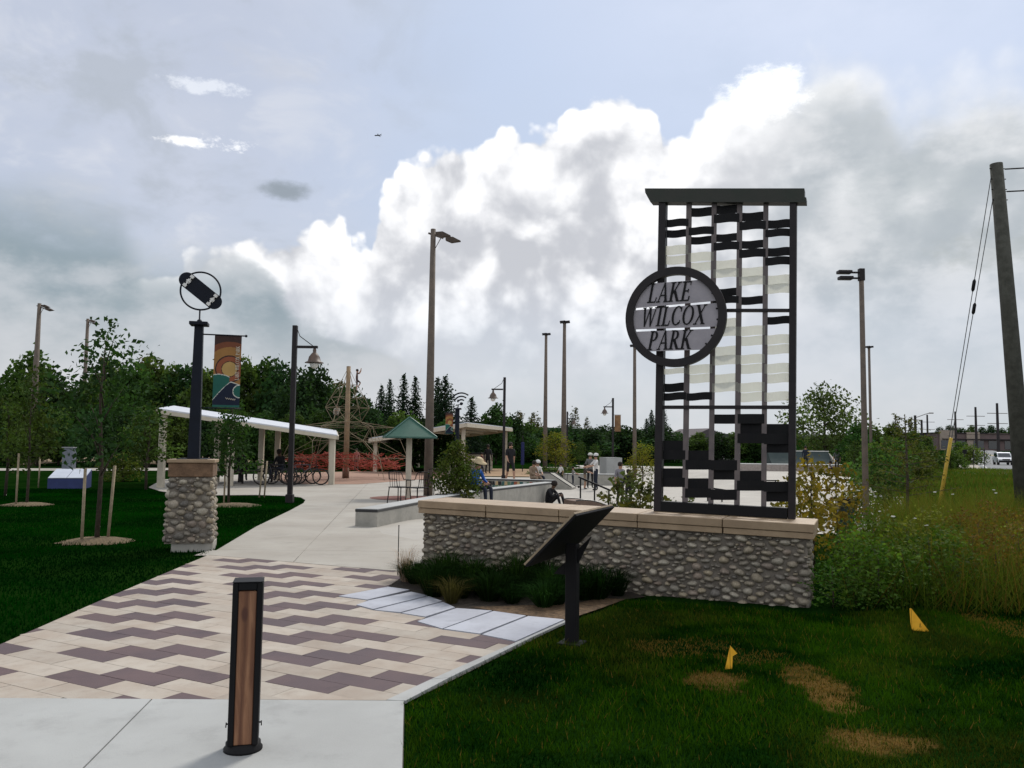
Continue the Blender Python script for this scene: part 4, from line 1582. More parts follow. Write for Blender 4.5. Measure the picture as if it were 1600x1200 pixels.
MB().bev((0, 0, .007), (.2, .2, .014), .003).build('foot_plate', BLACK, tp)

# ================================================================== two marker flags
for i, (px, py, base, lab) in enumerate(((1141, 1045, 1046, 'small folded yellow marker flag beside a dry patch in the lawn'), (1425, 985, 986, 'small triangular yellow marker flag lettered near the tall weeds'))):
    b = gp(px, base)
    t = thing('marker_flag', lab, 'flag', b, 0, 'yellow marker flags in the lawn')
    k = b.y / F
    if i == 0:
        hgt = 36 * k
        MB().tube([(0, 0, 0), (-.002, 0, hgt)], .0018, 6).build('wire_stem', BLACK, t)
        tri = [(-8 * k, 0), (0, 36 * k), (11 * k, 24 * k), (4 * k, 20 * k), (3 * k, 1 * k)]
        MB().prism(tri, -.001, .001, M=Matrix.Rotation(PI / 2, 4, 'X')).build('flag_sheet', YELLOW, t)
    else:
        MB().tube([(0, 0, 0), (-.003, 0, 34 * k)], .0018, 6).build('wire_stem', BLACK, t)
        fs_ = MB().prism([(-3 * k, 34 * k), (0 * k, 34 * k), (27 * k, -1 * k), (0, 1 * k), (-2 * k, 12 * k)], -.001, .001, M=Matrix.Rotation(PI / 2, 4, 'X')).build('flag_sheet', YELLOW, t)
        letter_mb('L', 5.5 * k, 0.1, Matrix.Translation((11 * k, -.0022, 6 * k)) @ Matrix.Rotation(PI / 2, 4, 'X'), 0, .0006).build('letter', BLACK, fs_)

# ================================================================== low concrete ledges of the skate park
def ledge(name, label, a, b, w, z0, z1, parent=None, side=-1, capm=True):
    """wall along a-b, w thick to its left (side=1) or right, with a pale top and a black steel edge"""
    a, b = Vector((*a, 0)), Vector((*b, 0))
    L = (b - a).length
    t = thing(name, label, 'ledge', (a.x, a.y, z0), math.atan2(b.y - a.y, b.x - a.x))
    h = z1 - z0
    y = side * w / 2
    MB().bev((L / 2, y, h / 2 - .03), (L, w, h - .06 + .0), .006).build('body', CONCW, t)
    MB().bev((L / 2, y, h - .033), (L + .012, w + .012, .05), .004).build('steel_edge', STEEL, t)
    MB().bev((L / 2, y, h - .002), (L - .01, w - .01, .012), .002).build('top', WHITE if False else CONC, t)
    return t


ledge('bench_ledge', 'long low concrete bench ledge with black steel edge beside the walkway', (-2.6, 16.4), (-0.86, 23.85), .46, -0.4, .36, side=1)
ledge('planter_ledge', 'concrete planter ledge retaining the skate park floor behind the hatted woman', (-0.84, 24.02), (1.62, 30.5), .42, BASIN, .36, side=1)
pl = ledge('planter_ledge', 'far concrete planter ledge with a painted mural on its face', (-1.7, 32.2), (1.55, 31.05), .40, 0.0, .40, side=1)
mural = [mat('mural_%d' % i, c, .8) for i, c in enumerate([(.05, .12, .11), (.45, .33, .18), (.02, .02, .02), (.45, .47, .44), (.30, .09, .05), (.12, .2, .12)])]
mb = MB()
rr = random.Random(4)
for i in range(26):
    x = 0.05 + i * .125
    for k in range(2):
        mb.add([(x, -.004, .02 + .15 * k), (x + .12, -.004, .02 + .15 * k), (x + .12 + rr.uniform(-.03, .03), -.004, .165 + .15 * k), (x + rr.uniform(-.03, .03), -.004, .165 + .15 * k)], [(0, 1, 2, 3)], rr.randrange(6))
mb.build('mural', mural, pl)

# concrete skate obstacles
def block(name, label, poly, z0, z1, edge=True, cat='skate obstacle', m=None):
    c = (sum(p[0] for p in poly) / len(poly), sum(p[1] for p in poly) / len(poly))
    t = thing(name, label, cat, (c[0], c[1], z0))
    q = [(p[0] - c[0], p[1] - c[1]) for p in poly]
    MB().prism(q, -.03, z1 - z0 - .04).build('body', m or CONCW, t)
    MB().prism(inset(q, -.006), z1 - z0 - .039, z1 - z0 - .012).build('steel_edge' if edge else 'coping', STEEL if edge else CONC, t)
    MB().prism(inset(q, .02), z1 - z0 - .0115, z1 - z0).build('top', CONC, t)
    return t


def rect_at(x, y, w, d, ang=0):
    c, s = math.cos(ang), math.sin(ang)
    return [(x + a * w / 2 * c - b * d / 2 * s, y + a * w / 2 * s + b * d / 2 * c) for a, b in ((-1, -1), (1, -1), (1, 1), (-1, 1))]


q = at_d(826, 40, 750)
block('skate_bench', 'low concrete bench block where a person in tan sits', rect_at(q.x, q.y, 1.5, .8, R_(-8)), BASIN, BASIN + .52)
q = at_d(922, 47, 750)
block('skate_ledge', 'long pale concrete skate ledge behind the child with a scooter', rect_at(q.x + .2, q.y, 3.3, 1.2, R_(4)), BASIN, BASIN + .62)
q = at_d(954, 52, 740)
block('skate_box', 'tall pale concrete box on the skate park floor', rect_at(q.x, q.y, 1.0, 1.4, R_(12)), BASIN, BASIN + 1.5, edge=False, m=CONC)
# sloping hubba / bank next to the seated person
q = at_d(866, 42, 750)
t = thing('skate_bank', 'sloping concrete skate bank with dark steel edges', 'skate obstacle', (q.x, q.y, BASIN), R_(-15))
MB().prism([(-1.0, -.03), (1.0, -.03), (1.0, .10), (-.1, .78), (-1.0, .78)], -.6, .6, M=Matrix.Rotation(PI / 2, 4, 'X')).build('body', CONCW, t)
for s in (-1, 1):
    MB().bar((-1.0, s * .57, .80), (-.1, s * .57, .80), .06, .045).build('steel_edge', STEEL, t)
    MB().bar((-.1, s * .57, .80), (1.0, s * .57, .12), .06, .045).build('steel_edge', STEEL, t)
# wedge ramp and rails near the wall
q = at_d(880, 27, 775)
t = thing('skate_wedge', 'small curved skate wedge with two dark edge pipes', 'skate obstacle', (q.x + .75, q.y + 1.0, BASIN), R_(20))
prof = [(-.5, -.02), (.9, -.02)] + [(.9 - 1.4 * i / 8, .04 + .3 * math.sin(PI * (i / 8) * .62)) for i in range(9)]
MB().prism(prof, -.5, .5, M=Matrix.Rotation(PI / 2, 4, 'X')).build('body', mat('ramp_brown', (.16, .11, .085), .8), t)
mb = MB()
for s in (-1, 1):
    mb = MB().tube([(.9 - 1.4 * i / 8, s * .48, .055 + .3 * math.sin(PI * (i / 8) * .62)) for i in range(9)], .022, 6)
    mb.build('edge_pipe', STEEL, t, True)


def rail(label, px, Y, ang, L=1.5, h0=.75, h1=.35):
    q = at_d(px, Y, 770)
    t = thing('skate_rail', label, 'rail', (q.x, q.y, BASIN + .012), ang)
    MB().bar((-L / 2, 0, h0), (L / 2, 0, h1), .06, .06).build('top_bar', BLACK, t)
    for f in (.06, .5, .94):
        x, h = -L / 2 + L * f, h0 + (h1 - h0) * f
        MB().bar((x, 0, 0), (x, 0, h - .03), .045).build('leg', BLACK, t)
    return t


rail('black square skate rail sloping down beside the skate wedge', 929, 30, R_(-22), 1.2, 1.0, .55)
rail('dark skate rail standing behind the sign tower', 1128, 33, R_(-30), 1.3, .55, .4)
rail('short dark skate rail on the far skate park floor', 1192, 43, R_(10), 1.6, .5, .5)

# quarter pipe with dark riding face
q = at_d(1254, 76, 715)
t = thing('quarter_pipe', 'dark faced quarter pipe ramp with white coping across the skate park', 'ramp', (q.x, q.y, gz(q.x, q.y)), 0)
wq = 5.6
prof = [(1.6, 0), (1.6, 1.55), (1.2, 1.55)] + [(1.2 - 2.4 * i / 8, 1.5 * (1 - i / 8) ** 1.9) for i in range(1, 9)]
MQ = Matrix.Rotation(PI / 2, 4, 'Z') @ Matrix.Rotation(PI / 2, 4, 'X')
MB().prism(prof, -wq / 2, wq / 2, M=MQ).build('ramp_body', mat('ramp_dark', (.05, .065, .062), .9, (.035, .05, .05), 1.5), t)
MB().box((0, 1.4, 1.59), (wq + .1, .5, .07)).build('deck_coping', WHITE, t)
MB().add([(wq / 2, 1.6, 0), (wq / 2 + 1.6, 1.6, 0), (wq / 2, 1.2, 1.5), (wq / 2 - .0, -1.2, .02)], [(0, 1, 2), (1, 3, 2), (0, 2, 3)]).build('side_bank', CONCW, t)
q = at_d(1240, 66, 722)
block('skate_platform', 'wide low concrete platform in front of the quarter pipe', rect_at(q.x, q.y, 9.0, 3.0), gz(q.x, q.y), gz(q.x, q.y) + .55, edge=False, m=mat('platform_concrete', (.36, .31, .28), .8))

# ================================================================== park lamps


def park_lamp(label, base, H, side=1, banner=False, gnd=0.0):
    t = thing('park_lamp', label, 'street lamp', base, 0, 'bell shaded park lamps')
    MB().bev((0, 0, H / 2), (.13, .13, H), .008).build('pole', DARKM, t)
    MB().bev((0, 0, .12), (.2, .2, .24), .01).build('pole_base', DARKM, t)
    za = H - .60
    MB().bev((side * .36, 0, za), (.72 - .13 - .02, .09, .07), .006).build('arm', DARKM, t)
    MB().tube([(side * .07, 0, H - .12), (side * .14, 0, H - .3), (side * .5, 0, za + .04)], .012, 6).build('brace', DARKM, t, True)
    xl = side * .56
    MB().lathe((xl, 0, za - .035), [(.03, 0), (.05, -.05), (.045, -.11), (.085, -.15), (.15, -.24), (.18, -.36), (.26, -.40), (.262, -.41), (.17, -.405), (.12, -.30)], 20).build('shade', COPPER, t, True)
    MB().lathe((xl, 0, za - .435), [(.11, 0), (.125, -.05), (.10, -.12), (.05, -.16)], 16).build('globe', GLOBE, t, True)
    if banner:
        MB().bev((-side * .32, 0, H - 1.7), (.42, .012, 1.1), .002).build('banner', mat('small_banner', (.30, .17, .07), .7, (.10, .05, .03), 1.4), t)
        mb = MB()
        for z in (-1.13, -2.27):
            mb.tube([(0, 0, H + z), (-side * .55, 0, H + z)], .012, 6)
        mb.build('banner_arm', DARKM, t)
    return t


b = gp(452.5, 786)
park_lamp('black park lamp with bell shade standing at the tip of the lawn', (b.x, b.y, 0), 4.92)
b = at_d(786.5, 41, 750)
park_lamp('park lamp with copper bell shade beside the man in black', (b.x, b.y, b.z), 5.05 - b.z, -1)
b = at_d(957.5, 56, 720)
park_lamp('park lamp with small banner among the far young trees', (b.x, b.y, b.z), 5.0 - b.z, -1, True)
b = at_d(886, 72, 720)
park_lamp('far park lamp almost hidden behind a floodlight pole', (b.x, b.y, 0), 4.75, 1)

# ================================================================== floodlight poles


def flood_pole(label, px, Y, ytop, r0, r1, heads, py=700, m=GALV, small=False):
    b = at_d(px, Y, py)
    z = pt(px, ytop, Y).z
    t = thing('floodlight_pole', label, 'light pole', b, 0, 'tall floodlight poles')
    H = z - b.z
    MB().tube([(0, 0, -.2), (0, 0, H * .35), (0, 0, H)], [r0, r0 * .65 + r1 * .35, r1], 12).build('pole', m, t, True)
    sc = (r1 / .085) * (0.8 if small else 1.0) * (0.62 if heads == 'r' else 1.0)
    dark = mat('flood_brown', (.085, .06, .045), .6, (.06, .045, .035), 5)
    if heads[0] == 'r':
        mb = MB().bar((-.25 * sc, 0, H - .22 * sc), (.55 * sc, -.1, H - .52 * sc), .09 * sc)
        mb.bar((.09 * sc, 0, H - 1.1 * sc), (.42 * sc, -.05, H - .50 * sc), .03 * sc)
        mb.build('cross_arm', dark, t)
        for dx, dz_, yy in ((.12, -.2, .15), (.68, -.55, -.12)):
            out = [(0, .06), (.38, .09), (.80, -.12), (.32, -.2), (.0, -.07)]
            MB().prism([((dx + x) * sc, (dz_ + y) * sc) for x, y in out], (-yy - .16) * sc, (-yy + .16) * sc, M=Matrix.Translation((0, 0, H)) @ Matrix.Rotation(PI / 2, 4, 'X')).build('floodlight', dark, t)
    elif heads[0] == 'l':
        mb = MB().bar((-.35 * sc, 0, H - .12 * sc), (0, 0, H - .12 * sc), .06 * sc).bar((-.3 * sc, 0, H - .33 * sc), (0, 0, H - .33 * sc), .06 * sc)
        mb.bev((0, 0, H - .2 * sc), (.2 * sc, .2 * sc, .45 * sc), .01).build('cross_arm', DARKM, t)
        for dx, dz_ in ((-.62, -.11), (-.58, -.33)):
            MB().bev((dx * sc, 0, H + dz_ * sc), (.5 * sc, .3 * sc, .12 * sc), .02 * sc).build('floodlight', DARKM, t)
    else:
        MB().bev((0, 0, H - .05), (.26 * sc, .2 * sc, .14 * sc), .02 * sc).build('cross_arm', DARKM, t)
        for s in (-1, 1):
            MB().prism([((s * .15 + x) * sc, y * sc) for x, y in ((-.18, .05), (.18, .09), (.22, -.06), (-.14, -.10))], -.14 * sc, .14 * sc, M=Matrix.Translation((0, 0, H)) @ Matrix.Rotation(PI / 2, 4, 'X')).build('floodlight', DARKM, t)
    return t


flood_pole('tall tan floodlight pole with two heads rising beside the green parasol', 669.5, 27, 358, .155, .085, 'r', 740)
flood_pole('grey floodlight pole with two stacked heads standing right of the sign tower', 1352, 23, 421, .085, .065, 'l', 740)
flood_pole('slim dark floodlight pole just behind the grey one right of the sign tower', 1361, 52, 542, .09, .075, 't', 700, small=True)
flood_pole('tall floodlight pole over the trees behind the blue box', 49, 60, 474, .30, .13, 'r', 705, small=True)
flood_pole('floodlight pole behind the nearest staked tree', 127, 75, 498, .24, .13, 'r', 700, small=True)
flood_pole('bare floodlight pole behind the skate park, the shorter of a pair', 851.5, 62, 522, .19, .10, 't', 720, small=True)
flood_pole('bare floodlight pole behind the skate park, the taller of a pair', 880.5, 58, 503, .22, .11, 't', 720, small=True)
flood_pole('floodlight pole rising just left of the sign tower', 991.5, 60, 540, .15, .11, 't', 720, small=True)

# ================================================================== utility pole with guy wires
pb = Vector((*[c for c in pt(1604, 806, 20.6)][:2], 0))
ptp = pt(1556.5, 256, 20.6)
up = thing('utility_pole', 'weathered dark wooden utility pole leaning over the weeds', 'utility pole', pb)
top = ptp - pb
MB().tube([(0, 0, -.3), top * .5, top], [.215, .185, .148], 14).build('pole', UPOLE, up, True)
mb = MB()
for k in range(4):
    z = top * (.985 - .03 * k)
    mb.tube([z + Vector((-.19, -.02, 0)), z + Vector((.20, -.02, 0))], .012, 6)
mb.build('through_bolt', BLACK, up)
an = pt(1463, 783, 22.5)
an = Vector((an.x, an.y, .15))
gd0 = an + Vector((0, 0, 0))
gw = thing('guy_wire', 'pair of steel guy wires running into a yellow plastic guard in the weeds', 'guy wire', (an.x, an.y, 0))
mb = MB()
wtops = [pb + top * .965 + Vector((-.15, 0, 0)), pb + top * .90 + Vector((-.155, 0, 0))]
for k, w in enumerate(wtops):
    a0 = Vector((.02 + .05 * k, 0, .05))
    mb.tube([a0, w - gw.location], .010, 6)
mb.build('wire', mat('wire_grey', (.10, .10, .095), .5), gw)
for k, w in enumerate(wtops):
    a0 = Vector((.02 + .05 * k, 0, .05))
    d = (w - gw.location) - a0
    f = (.685, .66)[k]
    MB().tube([a0 + d * (f - .018), a0 + d * (f - .012), a0 + d * (f + .012), a0 + d * (f + .018)], [.02, .042, .042, .02], 10).build('insulator', BLACK, gw, True)
d = ((wtops[0] + wtops[1]) / 2 - gw.location).normalized()
MB().tube([Vector((.045, 0, .0)), Vector((.045, 0, 0)) + d * 2.05], [.052, .045], 10).build('guard', GUARD, gw, True)
for k, f in enumerate((.985, .92)):
    a0 = pb + top * f + Vector((.16, 0, 0))
    wv = thing('overhead_wire', ['upper overhead wire leaving the top of the leaning utility pole', 'lower overhead wire leaving the leaning utility pole'][k], 'wire', a0)
    pts = [Vector((1.0 * i, -.28 * i, .0 - .35 * math.sin(PI * i / 40))) for i in range(0, 41, 4)]
    MB().tube(pts, .009, 5).build('cable', BLACK, wv)
    MB().tube([Vector((.05, 0, 0)), Vector((.5, -.14, -.012))], .018, 6).build('dead_end_clamp', BLACK, wv)

# ================================================================== shelters


def shelter(name, label, corners, zs, inset_=.35, posts=(), post_w=.21, thick=.14):
    """mono-pitch roof over four corners (front-left, front-right, back-right, back-left) with top heights zs"""
    c = Vector((sum(p[0] for p in corners) / 4, sum(p[1] for p in corners) / 4, 0))
    t = thing(name, label, 'shelter', c)
    q = [(p[0] - c.x, p[1] - c.y) for p in corners]
    MB().add([(*q[i], zs[i]) for i in range(4)] + [(*q[i], zs[i] - .05) for i in range(4)], [(0, 1, 2, 3), (7, 6, 5, 4), (0, 4, 5, 1), (1, 5, 6, 2), (2, 6, 7, 3), (3, 7, 4, 0)]).build('roof', ROOFW, t)
    for i in range(4):
        j = (i + 1) % 4
        a, b = Vector((*q[i], zs[i] - .055 - thick / 2)), Vector((*q[j], zs[j] - .055 - thick / 2))
        dd = (b - a).normalized()
        MB().bar(a + dd * .06, b - dd * .06, .10, thick).build('fascia', CREAM, t)
    n = 7
    for k in range(1, n):
        f = k / n
        a = Vector((q[0][0] * (1 - f) + q[1][0] * f, q[0][1] * (1 - f) + q[1][1] * f, zs[0] * (1 - f) + zs[1] * f - .14))
        b = Vector((q[3][0] * (1 - f) + q[2][0] * f, q[3][1] * (1 - f) + q[2][1] * f, zs[3] * (1 - f) + zs[2] * f - .14))
        MB().bar(a, b, .07, .15).build('rafter', CREAM, t)
    for (fx, fy) in posts:
        x = (q[0][0] * (1 - fx) + q[1][0] * fx) * (1 - fy) + (q[3][0] * (1 - fx) + q[2][0] * fx) * fy
        y = (q[0][1] * (1 - fx) + q[1][1] * fx) * (1 - fy) + (q[3][1] * (1 - fx) + q[2][1] * fx) * fy
        z = (zs[0] * (1 - fx) + zs[1] * fx) * (1 - fy) + (zs[3] * (1 - fx) + zs[2] * fx) * fy
        MB().bev((x, y, (z - .06) / 2), (post_w, post_w, z - .06), .01).build('post', CREAM, t)
    return t


fl, fr_ = pt(243, 700, 29.6), pt(527, 700, 33.6)
bl_, br_ = Vector((fl.x - 1.6, fl.y + 5.4, 0)), Vector((fr_.x - 1.2, fr_.y + 5.4, 0))
shelter('picnic_shelter', 'white single slope picnic shelter with bicycles leaning below it', [fl, fr_, br_, bl_], [2.84, 2.02, 2.30, 3.18],
        posts=((.03, .03), (.97, .03), (.28, .55), (.52, .97), (.62, .97), (.38, .10), (.97, .97)))
# concrete pad for it is the plaza; picnic tables in its shade


def picnic_table(label, loc, rz, m):
    t = thing('picnic_table', label, 'picnic table', loc, rz, 'picnic tables under the shelter')
    for k in range(5):
        MB().bev((0, -.3 + .15 * k, .74), (1.8, .135, .04), .004).build('table_plank', m, t)
    for s in (-1, 1):
        for k in range(2):
            MB().bev((0, s * (.62 + .14 * k), .44), (1.8, .125, .04), .004).build('seat_plank', m, t)
        mb = MB().bar((s * .65, -.72, 0), (s * .65, -.22, .72), .08).bar((s * .65, .72, 0), (s * .65, .22, .72), .08).bar((s * .65, -.74, .40), (s * .65, .74, .40), .08)
        mb.build('leg_frame', DARKM, t)
    return t


tw = mat('table_dark_wood', (.05, .036, .026), .8, (.035, .026, .02), 9)
for i, (px, Y, a, l) in enumerate(((352, 34.0, 20, 'dark picnic table under the white shelter beside the first shelter posts'), (400, 35.6, 15, 'dark picnic table under the white shelter next to the bicycles'), (300, 36.0, 10, 'dark picnic table deep under the high end of the white shelter'))):
    b = at_d(px, Y, 740)
    picnic_table(l, (b.x, b.y, .018), R_(a), tw)

# second shelter with a serving kiosk beneath it
a1, a2 = pt(576, 700, 50.0), pt(728, 700, 46.5)
a3, a4 = pt(800, 700, 60.0), pt(650, 700, 64.0)
shelter('kiosk_shelter', 'white shelter with a high right edge sheltering a pale kiosk', [a1, a2, a3, a4], [2.05, 2.98, 3.02, 2.1],
        posts=((.05, .04), (.94, .06), (.96, .94), (.05, .94), (.5, .94)), thick=.22)
kc = at_d(752, 58, 710)
k_ = thing('kiosk', 'pale panelled kiosk wall under the high edge of the far shelter', 'kiosk', (kc.x - .3, kc.y, 0), R_(8))
MB().bev((0, 0, .55), (2.0, 1.6, 1.1), .02).build('wall', CREAM, k_)
for z in (.35, .75):
    MB().box((0, -.803, z), (1.96, .012, .02)).build('panel_joint', JOINT, k_)
MB().bev((0, 0, 1.14), (2.2, 1.8, .08), .02).build('counter', DARKM, k_)

# ================================================================== small green pyramid parasol with chairs
b = gp(637.5, 779)
t = thing('pyramid_parasol', 'small green pyramid roof parasol on one tan post', 'parasol', (b.x, b.y, .018))
hw, ze, za = .76, 1.86, 2.47
rot45 = R_(12)
c4 = [Vector((hw * 1.0 * math.cos(PI / 4 + k * PI / 2 + rot45) * math.sqrt(2), hw * math.sin(PI / 4 + k * PI / 2 + rot45) * math.sqrt(2), ze)) for k in range(4)]
apx = Vector((0, 0, za))
MB().add([*c4, apx], [(0, 1, 4), (1, 2, 4), (2, 3, 4), (3, 0, 4), (3, 2, 1, 0)]).build('roof', GREENR, t)
mb = MB()
for k in range(4):
    mb.bar(c4[k] + Vector((0, 0, .012)), apx + Vector((0, 0, .012)), .035, .02)
    mb.bar(c4[k] - Vector((0, 0, .015)), c4[(k + 1) % 4] - Vector((0, 0, .015)), .04, .045)
mb.build('roof_edge', mat('green_trim', (.06, .14, .11), .5), t)
MB().bev((0, 0, ze / 2), (.16, .16, ze), .01).build('post', CREAM, t)
tag(sheet('red_mulch_ring', [(b.x + 1.15 * math.cos(2 * PI * i / 24), b.y - .1 + 1.15 * math.sin(2 * PI * i / 24)) for i in range(24)], .0245, mat('red_paving', (.16, .06, .045), .9, (.10, .04, .03), 8)), kind='structure')


def cafe_chair(label, loc, rz):
    t = thing('patio_chair', label, 'chair', loc, rz, 'black patio chairs round the parasol')
    MB().bev((0, 0, .44), (.44, .44, .025), .005).build('seat', BLACK, t)
    for sx in (-1, 1):
        for sy in (-1, 1):
            MB().tube([(sx * .2, sy * .2, .43), (sx * .23, sy * .24, 0)], .014, 6).build('leg', BLACK, t)
        MB().tube([(sx * .23, -.2, .43), (sx * .25, -.18, .64), (sx * .25, .15, .66), (sx * .22, .22, .85)], .012, 6).build('armrest', BLACK, t, True)
    mb = MB()
    for k in range(5):
        mb.tube([(-.16 + .08 * k, .21, .44), (-.16 + .08 * k, .25, .85)], .007, 5)
    mb.tube([(-.22, .22, .85), (0, .24, .88), (.22, .22, .85)], .012, 6)
    mb.build('backrest', BLACK, t, True)
    return t


for (px, Y, a, l) in ((624, 23.2, 150, 'black metal patio chair left of the parasol post'), (652, 23.0, -130, 'black metal patio chair right of the parasol post'), (683, 26.2, 30, 'black metal patio chair beside the floodlight pole')):
    q = at_d(px, Y, 775)
    cafe_chair(l, (q.x, q.y, .026), R_(a))

# ================================================================== climbing net
b = gp(540, 748)
H = pt(548, 573, b.y).z
net = thing('climbing_net', 'tall rope climbing pyramid on a tan mast above a red net', 'climbing frame', (b.x, b.y, .02))
MB().tube([(0, 0, 0), (.0, 0, H)], [.14, .10], 10).build('mast', mat('mast_wood', (.27, .19, .11), .8, (.18, .125, .08), 4), net, True)
rr = random.Random(2)


def hexa(r, z, n=6, ph=0.2):
    return [Vector((r * math.cos(2 * PI * k / n + ph), r * math.sin(2 * PI * k / n + ph), z)) for k in range(n)]


Z = lambda y: 1.6 + (696 - y) * b.y / F
lv = [hexa(.42, Z(602)), hexa(.8, Z(622)), hexa(1.05, Z(638)), hexa(.75, Z(660), 6, .7), hexa(2.3, Z(668)), hexa(1.6, Z(690)), hexa(3.0, Z(716))]
mb = MB()
topp = Vector((0, 0, H - .05))
for k in range(6):
    mb.tube([topp, lv[0][k]], .012, 4)
    for i in range(len(lv) - 1):
        mb.tube([lv[i][k], lv[i + 1][k]], .013, 4)
        mb.tube([lv[i][k], lv[i + 1][(k + 1) % 6]], .009, 4)
    for i in range(len(lv)):
        mb.tube([lv[i][k], lv[i][(k + 1) % 6]], .012, 4)
        if i in (3, 5):
            mb.tube([lv[i][k], Vector((0, 0, lv[i][k].z + .5))], .009, 4)
    g_ = hexa(3.4, 0.0)[k]
    mb.tube([lv[4][k], g_], .013, 4)
    mb.tube([lv[6][k], g_], .013, 4)
mb.build('rope_frame', ROPE, net)
mb = MB()
for k in range(420):
    a = rr.uniform(0, 2 * PI)
    r0_ = 2.75 * math.sqrt(rr.random())
    z0_ = .45 + .7 * rr.random()
    a2 = a + rr.uniform(-.5, .5)
    r1_ = max(.2, r0_ + rr.uniform(-.7, .7))
    mb.tube([(r0_ * math.cos(a), r0_ * math.sin(a), z0_), (r1_ * math.cos(a2), r1_ * math.sin(a2), min(1.25, max(.35, z0_ + rr.uniform(-.3, .3))))], .012, 4)
tag(mb.build('red_net', REDROPE, net), kind='stuff')
# stump-like net anchor post
MB().tube([(0, -.02, 0), (0, -.02, .5)], .16, 10).build('mast_foot', mat('mast_foot', (.16, .09, .06), .85), net, True)

# ================================================================== the pillar with the wireless emblem, further in
b = at_d(713, 32, 745)
wp = thing('wireless_pillar', 'dark post topped by wireless signal arcs, with a banner, behind the shrub', 'sign post', (b.x, b.y, 0))
MB().bev((0, 0, .5), (.7, .7, 1.0), .02).build('pedestal', MORTAR, wp)
hp = pt(713, 640, 32).z
MB().bev((0, 0, (hp + 1.0) / 2), (.16, .16, hp - 1.0), .008).build('post', NAVY, wp)
MB().bev((0, 0, hp + .03), (.3, .3, .06), .008).build('post_cap', NAVY, wp)
wc = pt(721, 631, 32) - Vector((b.x, b.y, 0))
MB().lathe((wc.x, 0, wc.z - .05), [(.0, -.01), (.05, .02), (.07, .06), (.05, .10), (.0, .12)], 12).build('signal_dot', NAVY, wp, True)
for k, r in enumerate((.16, .29, .42)):
    MB().ring((wc.x, 0, wc.z), r, .03, 'Y', 14, 6, R_(52), R_(158)).build('signal_arc', NAVY, wp, True)
MB().tube([(0, 0, hp), (wc.x * .3, 0, hp + .2), (wc.x, 0, wc.z - .04)], .02, 6).build('stem', NAVY, wp)
bb = bm_.mesh('banner', BMS)
o = link('banner', bb, wp, (-.62, 0, hp - .12 - 3.29 * .72))
o.scale = (.72, 1, .72)
mb = MB()
for z in (-.11, -.93):
    mb.tube([(0, 0, hp + z), (-.5, 0, hp + z)], .011, 6)
mb.build('banner_arm', NAVY, wp)

# ================================================================== blue box on the left lawn, kiosks and bins
b = gp(92, 764)
t = thing('blue_utility_box', 'dark blue box with a pale sloping two part lid on the lawn', 'utility box', (b.x, b.y + .7, 0), R_(18))
w, d_, h0, h1 = 1.15, 1.3, .36, .62
MB().add([(-w / 2, -d_ / 2, 0), (w / 2, -d_ / 2, 0), (w / 2, d_ / 2, 0), (-w / 2, d_ / 2, 0), (-w / 2, -d_ / 2, h0), (w / 2, -d_ / 2, h0), (w / 2, d_ / 2, h1), (-w / 2, d_ / 2, h1)],
         [(3, 2, 1, 0), (4, 5, 6, 7), (0, 1, 5, 4), (1, 2, 6, 5), (2, 3, 7, 6), (3, 0, 4, 7)]).build('body', BLUEBOX, t)
for s in (-1, 1):
    MB().add([(s * w / 4 + a * (w / 4 - .01), bb_ * (d_ / 2 + .02), z) for (bb_, z) in ((-1, h0 + .02), (1, h1 + .025)) for a in (-1, 1)] +
             [(s * w / 4 + a * (w / 4 - .01), bb_ * (d_ / 2 + .02), z - .018) for (bb_, z) in ((-1, h0 + .02), (1, h1 + .025)) for a in (-1, 1)],
             [(0, 1, 3, 2), (6, 7, 5, 4), (0, 4, 5, 1), (1, 5, 7, 3), (3, 7, 6, 2), (2, 6, 4, 0)]).build('lid', BLUELID, t)
b = at_d(108, 50, 720)
t = thing('grey_kiosk', 'slim grey cabinet beside the path at the far edge of the lawn', 'cabinet', b)
MB().bev((0, 0, .62), (.6, .5, 1.24), .02).build('body', mat('cabinet_grey', (.14, .16, .19), .6), t)
MB().bev((0, 0, 1.27), (.7, .6, .05), .02).build('top', mat('cabinet_top', (.25, .26, .28), .6), t)
b = at_d(816.5, 55, 715)
t = thing('blue_banner_post', 'narrow dark blue banner panel standing behind the skate park', 'banner', (b.x, b.y, 0))
MB().bev((0, 0, 1.2), (.22, .1, 1.5), .02).build('panel', mat('banner_navy', (.012, .018, .09), .6), t)
MB().tube([(0, 0.08, 0), (0, 0.08, 2.4)], .03, 8).build('pole', DARKM, t)
b = at_d(1321, 14.5, 800)
t = thing('dark_bin', 'dark green metal box half hidden by the autumn shrub', 'bin', (b.x, b.y, gz(b.x, b.y)), R_(-12))
MB().add([(-.11, -.1, 0), (.11, -.1, 0), (.11, .1, 0), (-.11, .1, 0), (-.13, -.1, .72), (.13, -.1, .72), (.12, .1, .74), (-.12, .1, .74)],
         [(3, 2, 1, 0), (4, 5, 6, 7), (0, 1, 5, 4), (1, 2, 6, 5), (2, 3, 7, 6), (3, 0, 4, 7)]).build('body', mat('bin_green', (.012, .028, .03), .5), t)
MB().bev((0, 0, .77), (.30, .24, .05), .01).build('lid', BLACK, t)
# thin dark marker rod by the paving
b = gp(621.5, 902)
t = tag(MB().tube([(0, 0, 0), (0, 0, .62)], .006, 6).lathe((0, 0, .62), [(.006, 0), (.009, .004), (.004, .012)], 6).build('marker_rod', BLACK, None, False, b), 'thin dark rod standing beside the tuft of ornamental grass', 'rod')

# ================================================================== bicycles


